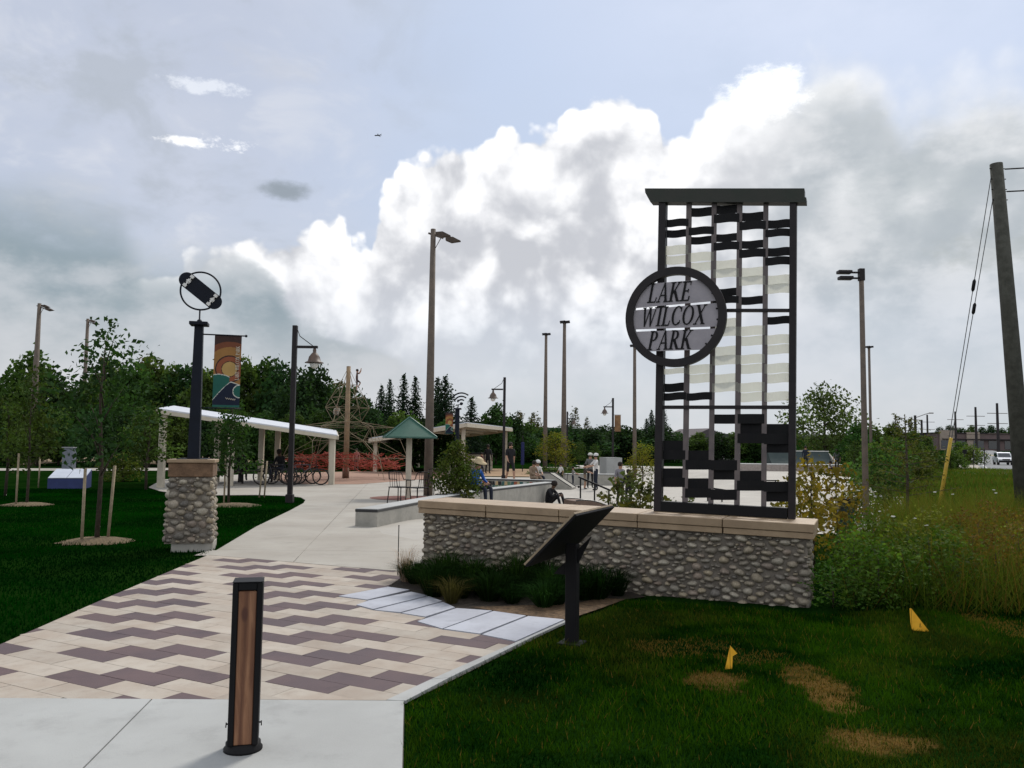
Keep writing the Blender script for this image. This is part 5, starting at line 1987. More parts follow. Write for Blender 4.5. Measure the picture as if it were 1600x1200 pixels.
def bicycle(label, loc, rz, m, lean=8):
    t = thing('bicycle', label, 'bicycle', loc, group='bicycles under the shelter', rot=(R_(lean), 0, rz))
    r = .33
    for x in (-.52, .52):
        wh = MB().ring((x, 0, r), r - .02, .024, 'Y', 28, 6).build('tyre', RUBBERB, t, True)
        mb = MB()
        for k in range(12):
            a = 2 * PI * k / 12
            mb.tube([(x, 0, r), (x + (r - .04) * math.cos(a), 0, r + (r - .04) * math.sin(a))], .0025, 3)
        mb.ring((x, 0, r), r - .045, .008, 'Y', 28, 4)
        mb.tube([(x, -.05, r), (x, .05, r)], .02, 8)
        mb.build('spokes', GALV, wh)
    bbk, seat, head, hd2 = Vector((-.08, 0, .28)), Vector((-.22, 0, .78)), Vector((.34, 0, .80)), Vector((.38, 0, .68))
    mb = MB().tube([bbk, seat], .018, 6).tube([seat, head], .018, 6).tube([bbk, hd2], .02, 6).tube([head, hd2], .022, 6)
    for s in (-.05, .05):
        mb.tube([bbk, (-.52, s, r)], .011, 6).tube([seat, (-.52, s, r)], .010, 6).tube([hd2, (.52, s, r)], .014, 6)
    mb.build('frame', m, t, True)
    MB().tube([head, (.33, 0, .95)], .014, 6).tube([(.30, -.27, 1.0), (.34, -.1, .96), (.34, .1, .96), (.30, .27, 1.0)], .013, 6).build('handlebar', BLACK, t, True)
    MB().tube([seat, (-.24, 0, .90)], .014, 6).bev((-.25, 0, .925), (.27, .13, .045), .02).build('saddle', BLACK, t, True)
    mb = MB().ring((-.08, 0, .28), .085, .012, 'Y', 18, 5).tube([(-.08, -.1, .28), (.02, -.1, .16)], .012, 5).tube([(-.08, .1, .28), (-.18, .1, .40)], .012, 5)
    mb.build('crank', BLACK, t, True)
    return t


bred, bblk, bgrn = mat('bike_dark', (.02, .022, .025), .4), mat('bike_black', (.012, .012, .013), .4), mat('bike_grey', (.12, .12, .13), .4)
for px, Y, a, m, l in ((480, 33.1, 8, bblk, 'black bicycle parked by the low right end of the white shelter'), (468, 33.8, 24, bgrn, 'dark grey bicycle behind the black one under the white shelter'),
                       (430, 32.7, 12, bred, 'dark bicycle parked just left of the black lamp post'), (445, 33.5, -160, bblk, 'black bicycle leaning among the others behind the lamp post')):
    q = at_d(px, Y, 757)
    bicycle(l, (q.x, q.y, .02), R_(a), m)

# ================================================================== far right: car, road signs, hydro poles, plaza of shops
q = at_d(1567, 112, 715)
cx = q.x


def suv(label, loc, rz):
    t = thing('parked_suv', label, 'car', loc, rz)
    body = mat('car_white', (.55, .57, .60), .3, (.50, .52, .55), 2, spec=.6)
    prof = [(-2.2, .42), (-2.25, .8), (-2.1, 1.02), (-1.75, 1.08), (1.1, 1.02), (1.95, .93), (2.25, .75), (2.28, .42), (1.9, .34), (-1.9, .34)]
    MX_ = Matrix.Rotation(PI / 2, 4, 'X')
    bm = bmesh.new()
    MB().prism(prof, -.9, .9, M=MX_).build('body', body, t)
    cab = [(-2.05, 1.06), (-1.75, 1.62), (-1.4, 1.70), (.2, 1.70), (.55, 1.6), (1.25, 1.02)]
    MB().prism(cab, -.78, .78, M=MX_).build('cabin', body, t)
    MB().prism([(-1.8, 1.1), (-1.6, 1.55), (.15, 1.58), (.9, 1.08)], -.785, .785, M=MX_).build('side_window', GLASS, t)
    MB().add([(.59, -.68, 1.57), (.59, .68, 1.57), (1.22, .74, 1.06), (1.22, -.74, 1.06)], [(0, 1, 2, 3)]).build('windscreen', GLASS, t)
    MB().box((2.25, 0, .50), (.10, 1.7, .24)).build('bumper', BLACK, t)
    MB().box((2.27, 0, .74), (.04, .9, .16)).build('grille', BLACK, t)
    for s in (-1, 1):
        MB().bev((2.2, s * .68, .76), (.12, .32, .15), .03).build('headlight', GLOBE, t)
        MB().bev((.95, s * .98, 1.08), (.12, .16, .13), .03).build('mirror', BLACK, t)
        for x in (-1.35, 1.4):
            wv = MB().tube([(x, s * .68, .35), (x, s * .92, .35)], .35, 18).build('wheel', RUBBERB, t, True)
            MB().tube([(x, s * .925, .35), (x, s * .935, .35)], .2, 12).build('rim', GALV, wv)
    bm.free()
    return t


suv('pale sport utility car driving towards the viewer on the far road', (cx, 112, gz(cx, 112) + .056), R_(-111))
for px, Y, lab, ang in ((1507, 98, 'small dark road sign beside the far road, facing away', 0), (1521, 90, 'thin marker post with a small plate beside the far road', 0), (1538, 84, 'slim sapling stake post beside the far road', 0)):
    q = at_d(px, Y, 712)
    t = thing('road_sign', lab, 'road sign', q)
    MB().tube([(0, 0, 0), (0, 0, 2.0)], .045, 6).build('post', DARKM, t)
    if px < 1515:
        MB().bev((0, -.04, 1.75), (.5, .03, .5), .01).build('plate', BLACK, t)
    else:
        MB().bev((0, -.04, 1.85), (.12, .03, .2), .01).build('plate', DARKM, t)


def hydro(label, px, Y, ytop, w=.35):
    q = at_d(px, Y, 700)
    t = thing('power_pole', label, 'utility pole', q, 0, 'power line poles along the far road')
    H = pt(px, ytop, Y).z - q.z
    MB().tube([(0, 0, 0), (0, 0, H)], [w, w * .7], 8).build('pole', mat('far_pole', (.035, .03, .03), .9), t)
    for k in range(3):
        MB().tube([(-2.2, 0, H - 2.2 - 2.2 * k), (2.2, 0, H - 2.2 - 2.2 * k)], .07, 5).build('cross_arm', GALV, t)


for px, Y, yt, l in ((1450, 250, 648, 'shortest power pole left of the yellow guard on the skyline'), (1494, 225, 643, 'power pole just right of the yellow guy guard on the skyline'), (1526, 200, 636, 'power pole over the shop roof, between two others'), (1560, 180, 630, 'tallest power pole over the shops beside the leaning utility pole')):
    hydro(l, px, Y, yt)
q = at_d(1431, 170, 700)
t = thing('road_lamp', 'dark road lamp with a long pale arm on the skyline', 'street lamp', q)
Hh = pt(1431, 649, 170).z - q.z
MB().tube([(0, 0, 0), (0, 0, Hh)], [.35, .25], 8).build('pole', mat('far_pole', (.035, .03, .03), .9), t)
MB().tube([(0, 0, Hh - .5), (2.2, 0, Hh + .3), (3.2, 0, Hh + .55)], .07, 5).bev((3.3, 0, Hh + .5), (.9, .4, .2), .05).build('lamp_arm', GALV, t)
q = at_d(1441, 200, 700)
t = thing('road_lamp', 'short dark road lamp with a stub arm pointing left on the skyline', 'street lamp', q)
Hh = pt(1441, 656, 200).z - q.z
MB().tube([(0, 0, 0), (0, 0, Hh)], .25, 8).build('pole', mat('far_pole', (.035, .03, .03), .9), t)
MB().tube([(0, 0, Hh - .1), (-1.8, 0, Hh)], .1, 5).build('lamp_arm', GALV, t)


def shop(label, px0, px1, Y, ytop, ybase, m, parapets, seed):
    a, b2 = at_d(px0, Y, 690), at_d(px1, Y, 690)
    zb_ = gz((a.x + b2.x) / 2, Y)
    ztop = pt(px0, ytop, Y).z
    w = b2.x - a.x
    t = thing('shop_building', label, 'building', ((a.x + b2.x) / 2, Y + 6, zb_))
    H = ztop - zb_
    MB().box((0, 0, H / 2 - .5), (w, 12, H + 1.0)).build('wall', m, t)
    MB().box((0, 0, H + .15), (w + .6, 12.6, .3)).build('roof', DARKM, t)
    for (f0, f1, hh) in parapets:
        MB().box((-w / 2 + w * (f0 + f1) / 2, -6.2, (H + hh) / 2), (w * (f1 - f0), .8, H + hh)).build('facade_panel', mat('shop_tan', (.30, .25, .20), .85, (.26, .21, .17), 1), t)
    n = int(w / 4)
    for k in range(n):
        x = -w / 2 + w * (k + .5) / n
        wn = MB().box((x, -6.05 if not any(f0 <= (k + .5) / n <= f1 for f0, f1, _ in parapets) else -6.65, H * .33), (w / n * .62, .12, H * .5)).build('window', GLASS, t)
    MB().box((0, -6.5, H * .66), (w * .9, 1.0, .25)).build('awning', DARKM, t)


shop('brown low shop row with dark windows beyond the road', 1464, 1590, 238, 677, 698, mat('shop_brown', (.15, .105, .10), .85, (.12, .09, .085), .6), ((.03, .22, .9), (.36, .52, .4)), 1)
shop('long dark flat roofed building left of the shop row', 1434, 1463, 245, 678, 698, mat('shop_dark', (.09, .09, .10), .85), (), 2)
# gabled building seen through the sign
q = at_d(1085, 120, 690)
t = thing('gabled_building', 'grey building with a low dark gable roof seen through the sign tower', 'building', (q.x, q.y, gz(q.x, q.y)), R_(20))
MB().box((0, 0, 1.3), (9, 7, 2.6)).build('wall', mat('grey_wall', (.22, .20, .20), .85), t)
MB().prism([(-5, 2.6), (5, 2.6), (0, 4.6)], -4, 4, M=Matrix.Rotation(PI / 2, 4, 'X')).build('roof', mat('grey_roof', (.09, .075, .08), .8), t)
MB().box((1.5, -3.53, 1.0), (1.4, .08, 2.0)).build('door', DARKM, t)
for x in (-2.6, -.6):
    MB().box((x, -3.53, 1.5), (1.2, .08, 1.0)).build('window', GLASS, t)

# airliner far off in the sky
p = pt(590, 211.5, 2200)
t = thing('airplane', 'tiny airplane crossing the pale sky above the cloud bank', 'airplane', p, R_(-10))
am = mat('plane_grey', (.12, .13, .15), .5)
MB().tube([(-9, 0, 0), (-7, 0, 0), (6, 0, .0), (10, 0, .8)], [.4, 1.5, 1.5, .5], 10).build('fuselage', am, t, True)
for s in (-1, 1):
    MB().prism([(-1, 0), (2.4, 0), (5.4, s * 12), (4.2, s * 12)], -.15, .15).build('wing', am, t)
    MB().prism([(7, 0), (9, 0), (10.4, s * 4), (9.4, s * 4)], .3, .6).build('tailplane', am, t)
MB().prism([(7, .5), (9.8, .5), (10.8, 4), (9.8, 4)], -.2, .2, M=Matrix.Rotation(PI / 2, 4, 'X')).build('tail_fin', am, t)

# ================================================================== people
STAND = dict(pel=(0, 0, .95), spi=(0, .01, 1.14), che=(0, .01, 1.34), nec=(0, 0, 1.49), hd0=(0, -.015, 1.57), hd1=(0, -.02, 1.67),
             shL=(.175, 0, 1.43), elL=(.24, .03, 1.16), wrL=(.25, -.04, .92), haL=(.25, -.06, .82), shR=(-.175, 0, 1.43), elR=(-.24, .03, 1.16), wrR=(-.25, -.04, .92), haR=(-.25, -.06, .82),
             hiL=(.09, 0, .91), knL=(.11, -.02, .50), anL=(.12, .03, .08), toL=(.13, -.13, .035), hiR=(-.09, 0, .91), knR=(-.11, -.02, .50), anR=(-.12, .03, .08), toR=(-.13, -.13, .035))
RAD = dict(pel=.145, spi=.125, che=.15, nec=.058, hd0=.085, hd1=.095, sh=.068, el=.046, wr=.032, ha=.034, hi=.088, kn=.06, an=.042, to=.036)
BON = [('pel', 'spi', 'S'), ('spi', 'che', 'S'), ('che', 'nec', 'S'), ('nec', 'hd0', 'K'), ('hd0', 'hd1', 'K')]
for s in 'LR':
    BON += [('che', 'sh' + s, 'S'), ('sh' + s, 'el' + s, 'S'), ('el' + s, 'wr' + s, 'A'), ('wr' + s, 'ha' + s, 'K'), ('pel', 'hi' + s, 'P'), ('hi' + s, 'kn' + s, 'P'), ('kn' + s, 'an' + s, 'C'), ('an' + s, 'to' + s, 'F')]


def pose(**kw):
    d = dict(STAND)
    d.update(kw)
    return d


WALK = pose(knL=(.10, -.20, .52), anL=(.10, -.22, .09), toL=(.10, -.38, .05), knR=(-.10, .06, .50), anR=(-.10, .30, .12), toR=(-.10, .17, .035), elL=(.22, .12, 1.18), wrL=(.2, .10, .95), haL=(.19, .07, .86), elR=(-.22, -.08, 1.18), wrR=(-.2, -.22, 1.0), haR=(-.19, -.28, .94))
REACH = pose(elL=(.22, -.20, 1.22), wrL=(.20, -.44, 1.14), haL=(.19, -.53, 1.12), elR=(-.22, -.20, 1.22), wrR=(-.20, -.44, 1.14), haR=(-.19, -.53, 1.12))
SIT = pose(pel=(0, .05, .10), spi=(0, .07, .29), che=(0, .03, .48), nec=(0, -.02, .63), hd0=(0, -.06, .71), hd1=(0, -.09, .80), shL=(.175, .02, .57), shR=(-.175, .02, .57), elL=(.22, -.10, .33), wrL=(.12, -.30, .25), haL=(.08, -.38, .23),
           elR=(-.22, -.10, .33), wrR=(-.12, -.30, .25), haR=(-.08, -.38, .23), hiL=(.09, .02, .10), hiR=(-.09, .02, .10), knL=(.13, -.42, .14), anL=(.13, -.44, -.28), toL=(.13, -.58, -.33), knR=(-.13, -.42, .14), anR=(-.13, -.46, -.28), toR=(-.13, -.6, -.33))
SITG = pose(pel=(0, .05, .12), spi=(0, .03, .31), che=(0, -.06, .49), nec=(0, -.13, .62), hd0=(0, -.18, .69), hd1=(0, -.21, .78), shL=(.175, -.06, .56), shR=(-.175, -.06, .56), elL=(.25, -.25, .36), wrL=(.14, -.40, .40), haL=(.08, -.46, .40),
            elR=(-.25, -.25, .36), wrR=(-.14, -.40, .40), haR=(-.08, -.46, .40), hiL=(.09, .02, .12), hiR=(-.09, .02, .12), knL=(.17, -.38, .47), anL=(.15, -.50, .08), toL=(.15, -.64, .035), knR=(-.17, -.38, .47), anR=(-.15, -.50, .08), toR=(-.15, -.64, .035))
CLIMB = pose(elL=(.20, -.18, 1.50), wrL=(.12, -.28, 1.72), haL=(.10, -.30, 1.80), elR=(-.20, -.18, 1.40), wrR=(-.12, -.28, 1.58), haR=(-.10, -.30, 1.66), knL=(.12, -.28, .72), anL=(.12, -.10, .38), toL=(.12, -.22, .33))

CM = {}


def cl(c):
    if c not in CM:
        CM[c] = mat('cloth_%d' % len(CM), c, .85, tuple(v * .75 for v in c), 12)
    return CM[c]


SKN = mat('skin', (.36, .21, .14), .6, (.32, .18, .12), 20)
SKD = mat('skin_dark', (.12, .07, .045), .6)
PEOPLE = []


def person(label, loc, rz, ps, shirt, pants, skin=None, hair=(.02, .015, .012), sc=1.0, shoes=(.03, .03, .03), sleeves=False, shorts=False, hat=None, group=None):
    names = sorted({b for x in BON for b in x[:2]})
    idx = {n: i for i, n in enumerate(names)}
    me = bpy.data.meshes.new('body')
    me.from_pydata([ps[n] for n in names], [(idx[a], idx[b]) for a, b, _ in BON], [])
    o = bpy.data.objects.new('body', me)
    COL.objects.link(o)
    md = o.modifiers.new('skin', 'SKIN')
    md.use_smooth_shade = True
    sl = me.skin_vertices[0].data
    for n in names:
        r = RAD.get(n, RAD.get(n[:2], .05))
        sl[idx[n]].radius = (r, r * (.8 if n in ('che', 'spi', 'pel') else 1.0))
        sl[idx[n]].use_root = (n == 'pel')
    sb_ = o.modifiers.new('sub', 'SUBSURF')
    sb_.levels = sb_.render_levels = 1
    PEOPLE.append((o, ps, label, loc, rz, cl(shirt), cl(pants), skin or SKN, cl(hair), sc, cl(shoes), sleeves, shorts, hat, group))


def person_at(label, px, py, Y, rz, ps, *a, z=None, **k):
    q = at_d(px, Y, py)
    person(label, (q.x, q.y, (q.z + .014) if z is None else z), R_(rz), ps, *a, **k)


def finish_people():
    dg = bpy.context.evaluated_depsgraph_get()
    dg.update()
    for (o, ps, label, loc, rz, shirt, pants, skin, hair, sc, shoes, sleeves, shorts, hat, group) in PEOPLE:
        me = bpy.data.meshes.new_from_object(o.evaluated_get(dg))
        bpy.data.objects.remove(o)
        me.materials.clear()
        for m in (skin, shirt, pants, shoes):
            me.materials.append(m)
        segs = [(Vector(ps[a]), Vector(ps[b]), c) for a, b, c in BON]
        code = {'K': 0, 'S': 1, 'A': 1 if sleeves else 0, 'P': 2, 'C': 0 if shorts else 2, 'F': 3}
        for f in me.polygons:
            c = f.center
            best, bi = 9, 0
            for a, b, k in segs:
                ab = b - a
                t = max(0, min(1, (c - a).dot(ab) / max(1e-9, ab.length_squared)))
                d = (c - a - ab * t).length
                if d < best:
                    best, bi = d, code[k]
            f.material_index = bi
            f.use_smooth = True
        me.name = 'body'
        t = thing('person', label, 'person', loc, rz, group)
        t.scale = (sc, sc, sc)
        bo = link('body', me, t)
        h0, h1 = Vector(ps['hd0']), Vector(ps['hd1'])
        ax = (h1 - h0).normalized()
        Mh = Matrix.Translation(h1 + Vector((0, .018, .012))) @ ax.to_track_quat('Z', 'Y').to_matrix().to_4x4()
        MB().lathe((0, 0, 0), [(.098, -.07), (.108, -.02), (.104, .04), (.078, .085), (.03, .107)], 14, M=Mh).build('hair', hair, t, True)
        # face: nose and eyes on the front of the head
        fm = MB().lathe((0, -.10, -.02), [(.012, -.02), (.014, 0), (.006, .03)], 6, M=Matrix.Translation(h1))
        fm.build('nose', skin, t, True)
        for s in 'LR':
            w_, h_ = Vector(ps['wr' + s]), Vector(ps['ha' + s])
            d = (h_ - w_).normalized()
            x = d.orthogonal().normalized()
            mb = MB()
            for k in range(4):
                b0 = h_ + x * (.024 - .016 * k)
                mb.tube([b0, b0 + d * .04, b0 + d * (.075 - .006 * abs(k - 1.5)) + x.cross(d) * .02], [.0095, .0085, .006], 5)
            b0 = w_ + (h_ - w_) * .4 + x * .03
            mb.tube([b0, b0 + d * .03 + x * .025, b0 + d * .065 + x * .03], [.011, .0095, .007], 5)
            mb.build('fingers', skin, t, True)
        if hat == 'sun':
            hm = cl((.52, .42, .26))
            MB().lathe((0, 0, 0), [(.235, .0), (.24, .012), (.13, .04), (.115, .11), (.06, .14)], 18, M=Mh).build('sun_hat', hm, t, True)
        elif hat:
            MB().lathe((0, 0, 0), [(.118, -.005), (.13, .03), (.115, .085), (.06, .125), (.02, .135)], 14, M=Mh).build('cap', cl(hat), t, True)
    dg.update()


BLKC, NVY, TEE, TAN, GRY = (.012, .012, .014), (.015, .02, .035), (.62, .60, .58), (.22, .16, .11), (.12, .12, .12)
person_at('woman in a bright blue top and wide straw sun hat sitting on the bench ledge', 744, 770, 23.0, 52, SIT, (.02, .10, .38), NVY, z=.37, sleeves=True, hat='sun', sc=1.0)
person_at('person in black crouching at the foot of the planter ledge', 858, 790, 29.2, 60, SITG, BLKC, BLKC, SKD, sc=1.02, sleeves=True)
person_at('man in a black shirt and shorts walking beside the copper park lamp', 797, 760, 37.5, 20, WALK, BLKC, BLKC, sc=1.02, shorts=True)
person_at('person in tan clothes sitting on the low concrete bench block', 833, 752, 39.6, 40, SIT, TAN, TAN, z=BASIN + .53, sleeves=True)
person_at('person in white with a pale helmet sitting behind the one in tan', 839, 745, 40.4, 30, SIT, TEE, NVY, z=BASIN + .53, hat=(.6, .6, .58))
person_at('man in a white shirt and cap and dark trousers steadying a child', 931, 768, 40.5, -75, REACH, TEE, NVY, sc=1.0, hat=(.62, .62, .6))
person_at('person in dark clothes and pale helmet behind the man in white', 922, 762, 43.0, 10, STAND, GRY, BLKC, sc=1.0, hat=(.55, .55, .5))
person_at('child in a white shirt and black shorts running near the skate bank', 876, 757, 47.0, -60, WALK, TEE, BLKC, sc=.66, shorts=True)
person_at('small child in grey standing on a kick scooter', 895, 763, 43.0, 80, REACH, (.25, .24, .23), NVY, sc=.62)
person_at('child in pale shorts held by the man in white', 914, 765, 41.6, 70, REACH, (.07, .06, .05), TAN, sc=.72, shorts=True)
person_at('teenager in a patterned grey shirt standing behind the stone wall', 969, 790, 30.0, 30, STAND, (.20, .19, .21), BLKC, sc=.88)
person_at('child all in black standing next to the teenager behind the stone wall', 982, 792, 29.5, -10, STAND, BLKC, BLKC, SKD, sc=.74, sleeves=True)
person_at('distant person in dark clothes standing before the quarter pipe', 1259, 728, 64.0, 0, STAND, NVY, BLKC, sc=1.0, sleeves=True, z=.56 + gz(at_d(1240, 66, 722).x, 66) - .35)
person_at('distant person in white crouched on the far skate floor', 1294, 732, 62.0, 40, SITG, TEE, NVY, sc=1.0)
person_at('distant person in dark clothes beside the far crouched skater', 1308, 732, 60.0, -30, WALK, GRY, BLKC, sc=1.0)
person_at('person in black standing before the kiosk', 762, 740, 50.0, 160, STAND, BLKC, BLKC, SKD, sc=.98, sleeves=True)
person_at('girl with dark hair walking near the kiosk', 752, 742, 48.0, 120, WALK, (.10, .03, .03), NVY, sc=.72)
person_at('person in black sitting at a table under the white shelter', 376, 735, 34.0, 30, SIT, BLKC, BLKC, SKD, z=.5, sleeves=True)
person_at('person with dark clothes sitting by the bicycles under the white shelter', 437, 735, 34.5, -20, SIT, BLKC, NVY, SKD, z=.5, sleeves=True)
nb = net.location
person('child in brown climbing near the top of the rope pyramid mast', (nb.x + .42, nb.y + .0, pt(555, 612, nb.y).z), R_(100), CLIMB, (.10, .06, .05), (.05, .03, .03), None, (.02, .015, .012), .62, shorts=True)
person('small child in pale clothes perched inside the rope pyramid', (nb.x - .45, nb.y - .2, pt(537, 650, nb.y).z), R_(0), SITG, (.33, .30, .24), (.3, .27, .22), None, (.05, .035, .02), .6)
person('child in a pink shirt standing in the red climbing net', (nb.x + .72, nb.y - 1.2, .42), R_(-10), STAND, (.36, .16, .14), (.2, .12, .1), None, (.03, .02, .015), .58)
finish_people()

# kick scooter under the small child and a skateboard near the others
q = at_d(896.5, 43.0, 763)
t = thing('kick_scooter', 'small kick scooter under the child in grey', 'scooter', (q.x - .05, q.y - .03, q.z + .014), R_(170))
MB().bev((0, 0, .09), (.55, .11, .025), .01).build('deck', BLACK, t)
for x in (-.3, .34):
    MB().tube([(x, -.02, .06), (x, .02, .06)], .06, 12).build('wheel', RUBBERB, t, True)
MB().tube([(.34, 0, .06), (.26, 0, .72)], .016, 6).tube([(.26, -.16, .72), (.26, .16, .72)], .014, 6).build('handlebar', DARKM, t, True)

# ================================================================== vegetation


def leaf_arrays(P, size, col, seed, aspect=0.55, droop=0.0, flat=0.0):
    """diamond leaves at points P (n,3); size (n,), col (n,3)"""
    r = np.random.default_rng(seed)
    n = len(P)
    d = r.normal(size=(n, 3))
    d[:, 2] = d[:, 2] * (1 - flat) - droop
    d /= np.linalg.norm(d, axis=1)[:, None] + 1e-9
    e = r.normal(size=(n, 3))
    s = np.cross(d, e)
    s /= np.linalg.norm(s, axis=1)[:, None] + 1e-9
    up = np.cross(d, s)
    L = size[:, None]
    V = np.zeros((n, 4, 3))
    V[:, 0] = P - d * L * .5
    V[:, 1] = P + s * L * aspect * .5 + up * L * .08
    V[:, 2] = P + d * L * .5
    V[:, 3] = P - s * L * aspect * .5 + up * L * .08
    F_ = np.arange(n * 4).reshape(n, 4)
    C = np.repeat(col, 4, axis=0)
    return V.reshape(-1, 3), F_, C


def crown_points(n, blobs, r, shell=0.55):
    """points spread through a set of blobs (x, y, z, rx, rz)"""
    B = np.array(blobs)
    w = B[:, 3] ** 2
    idx = r.choice(len(B), n, p=w / w.sum())
    d = r.normal(size=(n, 3))
    d /= np.linalg.norm(d, axis=1)[:, None]
    rad = shell + (1.08 - shell) * r.random(n) ** .7
    P = B[idx, :3] + d * np.stack([B[idx, 3], B[idx, 3], B[idx, 4]], 1) * rad[:, None]
    return P, idx


def palette(idx, nb, r, base, var=.35, warm=0.0, warmc=(.22, .13, .02)):
    bb = 1 + var * (r.random(nb) * 2 - 1)
    wb = r.random(nb) * warm
    n = len(idx)
    c = np.array(base)[None, :] * bb[idx][:, None] * (1 + .35 * (r.random((n, 1)) * 2 - 1))
    w = np.clip(wb[idx] + warm * (r.random(n) - .5) * .8, 0, 1)[:, None]
    return c * (1 - w) + np.array(warmc)[None, :] * w * (.6 + .8 * r.random((n, 1)))


def deciduous(seed, H, R, z0, n=3200, leaf=.32, base=(.028, .055, .014), nb=16, warm=0., trunk_r=.12, bark=None, open_=.35, top=1.0, shell=.55):
    """meshes for trunk (with limbs) and crown"""
    r = np.random.default_rng(seed)
    blobs = []
    for k in range(nb):
        t = (k + .5) / nb
        z = z0 + (H - z0) * (t * .92)
        prof = math.sin(PI * min(1, (t * .86 + .14)) ** .8) ** .7 * (1 if t < .75 else top)
        a = 2.4 * k + r.random() * 1.2
        rr = R * prof * (.35 + .4 * r.random())
        br = R * (.30 + .22 * r.random()) * (.7 + .5 * prof)
        blobs.append((rr * math.cos(a), rr * math.sin(a), z, br, br * (.7 + .3 * r.random())))
    P, idx = crown_points(n, blobs, r, shell)
    # a few stray sprays for a ragged outline
    m = n // 9
    j = r.integers(0, n, m)
    P[j] += r.normal(size=(m, 3)) * R * .13
    size = leaf * (.6 + .8 * r.random(n))
    col = palette(idx, nb, r, base, .38, warm)
    V, F_, C = leaf_arrays(P, size, col, seed + 1, .6)
    o = obj_np('crown', V, F_, C, LEAF)
    crown = o.data
    bpy.data.objects.remove(o)
    mb = MB()
    mb.tube([(0, 0, -.05), (0.02 * H * .3, 0, H * .3), (-.01 * H, .01 * H, H * .62), (0, 0, H * .9)], [trunk_r, trunk_r * .8, trunk_r * .45, trunk_r * .12], 8)
    for k, (x, y, z, br, bz) in enumerate(blobs):
        if k % 2 == 0 or nb < 12:
            zz = max(z0 * .75, z - (H - z0) * .22)
            mb.tube([(0, 0, zz), (x * .5, y * .5, (zz + z) / 2 + .02), (x, y, z)], [trunk_r * .35, trunk_r * .22, trunk_r * .08], 5)
    tr = mb.mesh('trunk', bark or BARK, True)
    return tr, crown


def conifer(seed, H, R, n_levels=22, base=(.016, .034, .017), leaf=.34, z0=.06):
    r = np.random.default_rng(seed)
    pts, cols = [], []
    mb = MB().tube([(0, 0, 0), (0, 0, H * .98)], [.16, .02], 7)
    for k in range(n_levels):
        t = k / (n_levels - 1)
        z = H * (z0 + (1 - z0) * t)
        rad = R * (1 - t) ** .85 * (.75 + .45 * r.random()) + .12
        nbz = int(9 - 4 * t)
        for i in range(nbz):
            a = 2 * PI * i / nbz + k * .9 + r.random() * .5
            ln = rad * (.7 + .5 * r.random())
            nn = max(4, int(ln * 11))
            s = np.linspace(.12, 1, nn)
            x, y = np.cos(a) * ln * s, np.sin(a) * ln * s
            zz = z - ln * .32 * s + ln * .10 * s ** 2
            pts.append(np.stack([x, y, zz], 1) + r.normal(size=(nn, 3)) * .07)
            c = np.array(base) * (.7 + .7 * r.random())
            cols.append(np.repeat(c[None, :], nn, 0) * (.75 + .5 * r.random((nn, 1))))
    P, C = np.concatenate(pts), np.concatenate(cols)
    P = np.concatenate([P, P + r.normal(size=P.shape) * .10])
    C = np.concatenate([C, C * .9])
    V, F_, CC = leaf_arrays(P, leaf * (.6 + .7 * r.random(len(P))), C, seed + 3, .5, .25, .4)
    o = obj_np('crown', V, F_, CC, LEAF)
    crown = o.data
    bpy.data.objects.remove(o)
    return mb.mesh('trunk', BARK, True), crown


def plant_tree(name, label, loc, meshes, sc=(1, 1, 1), rz=0.0, group=None, cat='tree', parts=('trunk', 'crown')):
    t = thing(name, label, cat, loc, rz, group)
    t.scale = sc
    link(parts[0], meshes[0], t)
    link(parts[1], meshes[1], t)
    return t


WOODP = [deciduous(100 + k, 8.0, 2.6 + .3 * (k % 3), 1.0 + .4 * (k % 2), 3600, .40, [(.028, .062, .014), (.038, .074, .016), (.021, .052, .016), (.045, .076, .017), (.025, .056, .019)][k], 18, .04 * (k == 3), .17) for k in range(5)]
THIN = [deciduous(140 + k, 8.0, 1.9, 2.0, 1100, .34, (.040, .052, .016), 14, .25, .12, open_=.6, shell=.2) for k in range(2)]
CONI = [conifer(160 + k, 9.0, 2.3 + .35 * k, 38, leaf=.27) for k in range(3)]
SHRB = [deciduous(180 + k, 2.0, 1.0, .15, 1500, .15, [(.05, .095, .018), (.066, .105, .02), (.04, .085, .02)][k], 14, .1 * k, .04) for k in range(3)]

rg = random.Random(21)


def treeline(items, name, label, group, protos, base_h, cat='tree'):
    for i, (px, yt, Y, w) in enumerate(items):
        q = at_d(px, Y, 700)
        H = pt(px, yt, Y).z - q.z
        s = H / base_h
        plant_tree(name, label, q, protos[rg.randrange(len(protos))], (s * w, s * w, s), rg.uniform(0, 6.28), group, cat)


left_back = [(-260, 590), (-215, 598), (-170, 585), (-130, 600), (-95, 592), (-60, 600), (-15, 596), (20, 575), (52, 552), (85, 588), (112, 600), (140, 585), (172, 566), (205, 566), (236, 562), (262, 572), (292, 566), (322, 580), (350, 566), (380, 560), (412, 556), (436, 570), (462, 580),
             (492, 574), (512, 606), (540, 600), (568, 622)]
treeline([(a, b, 66 + rg.uniform(-4, 8), .92) for a, b in left_back], 'woodland_tree', 'tall dark leafy tree in the wood behind the lawn and white shelter', 'trees of the wood behind the lawn', WOODP, 8.0)
left_front = [(-40, 640), (10, 632), (60, 640), (100, 645), (150, 636), (190, 640), (230, 646), (275, 640), (320, 636), (368, 640), (412, 640), (455, 644), (500, 640), (540, 645), (580, 640), (615, 645), (650, 650), (690, 655)]
treeline([(a + rg.uniform(-8, 8), b, 56 + rg.uniform(-1, 3), 1.15) for a, b in left_front], 'underwood_tree', 'lower bushy tree along the front edge of the wood', 'bushy trees along the edge of the wood', WOODP, 8.0)
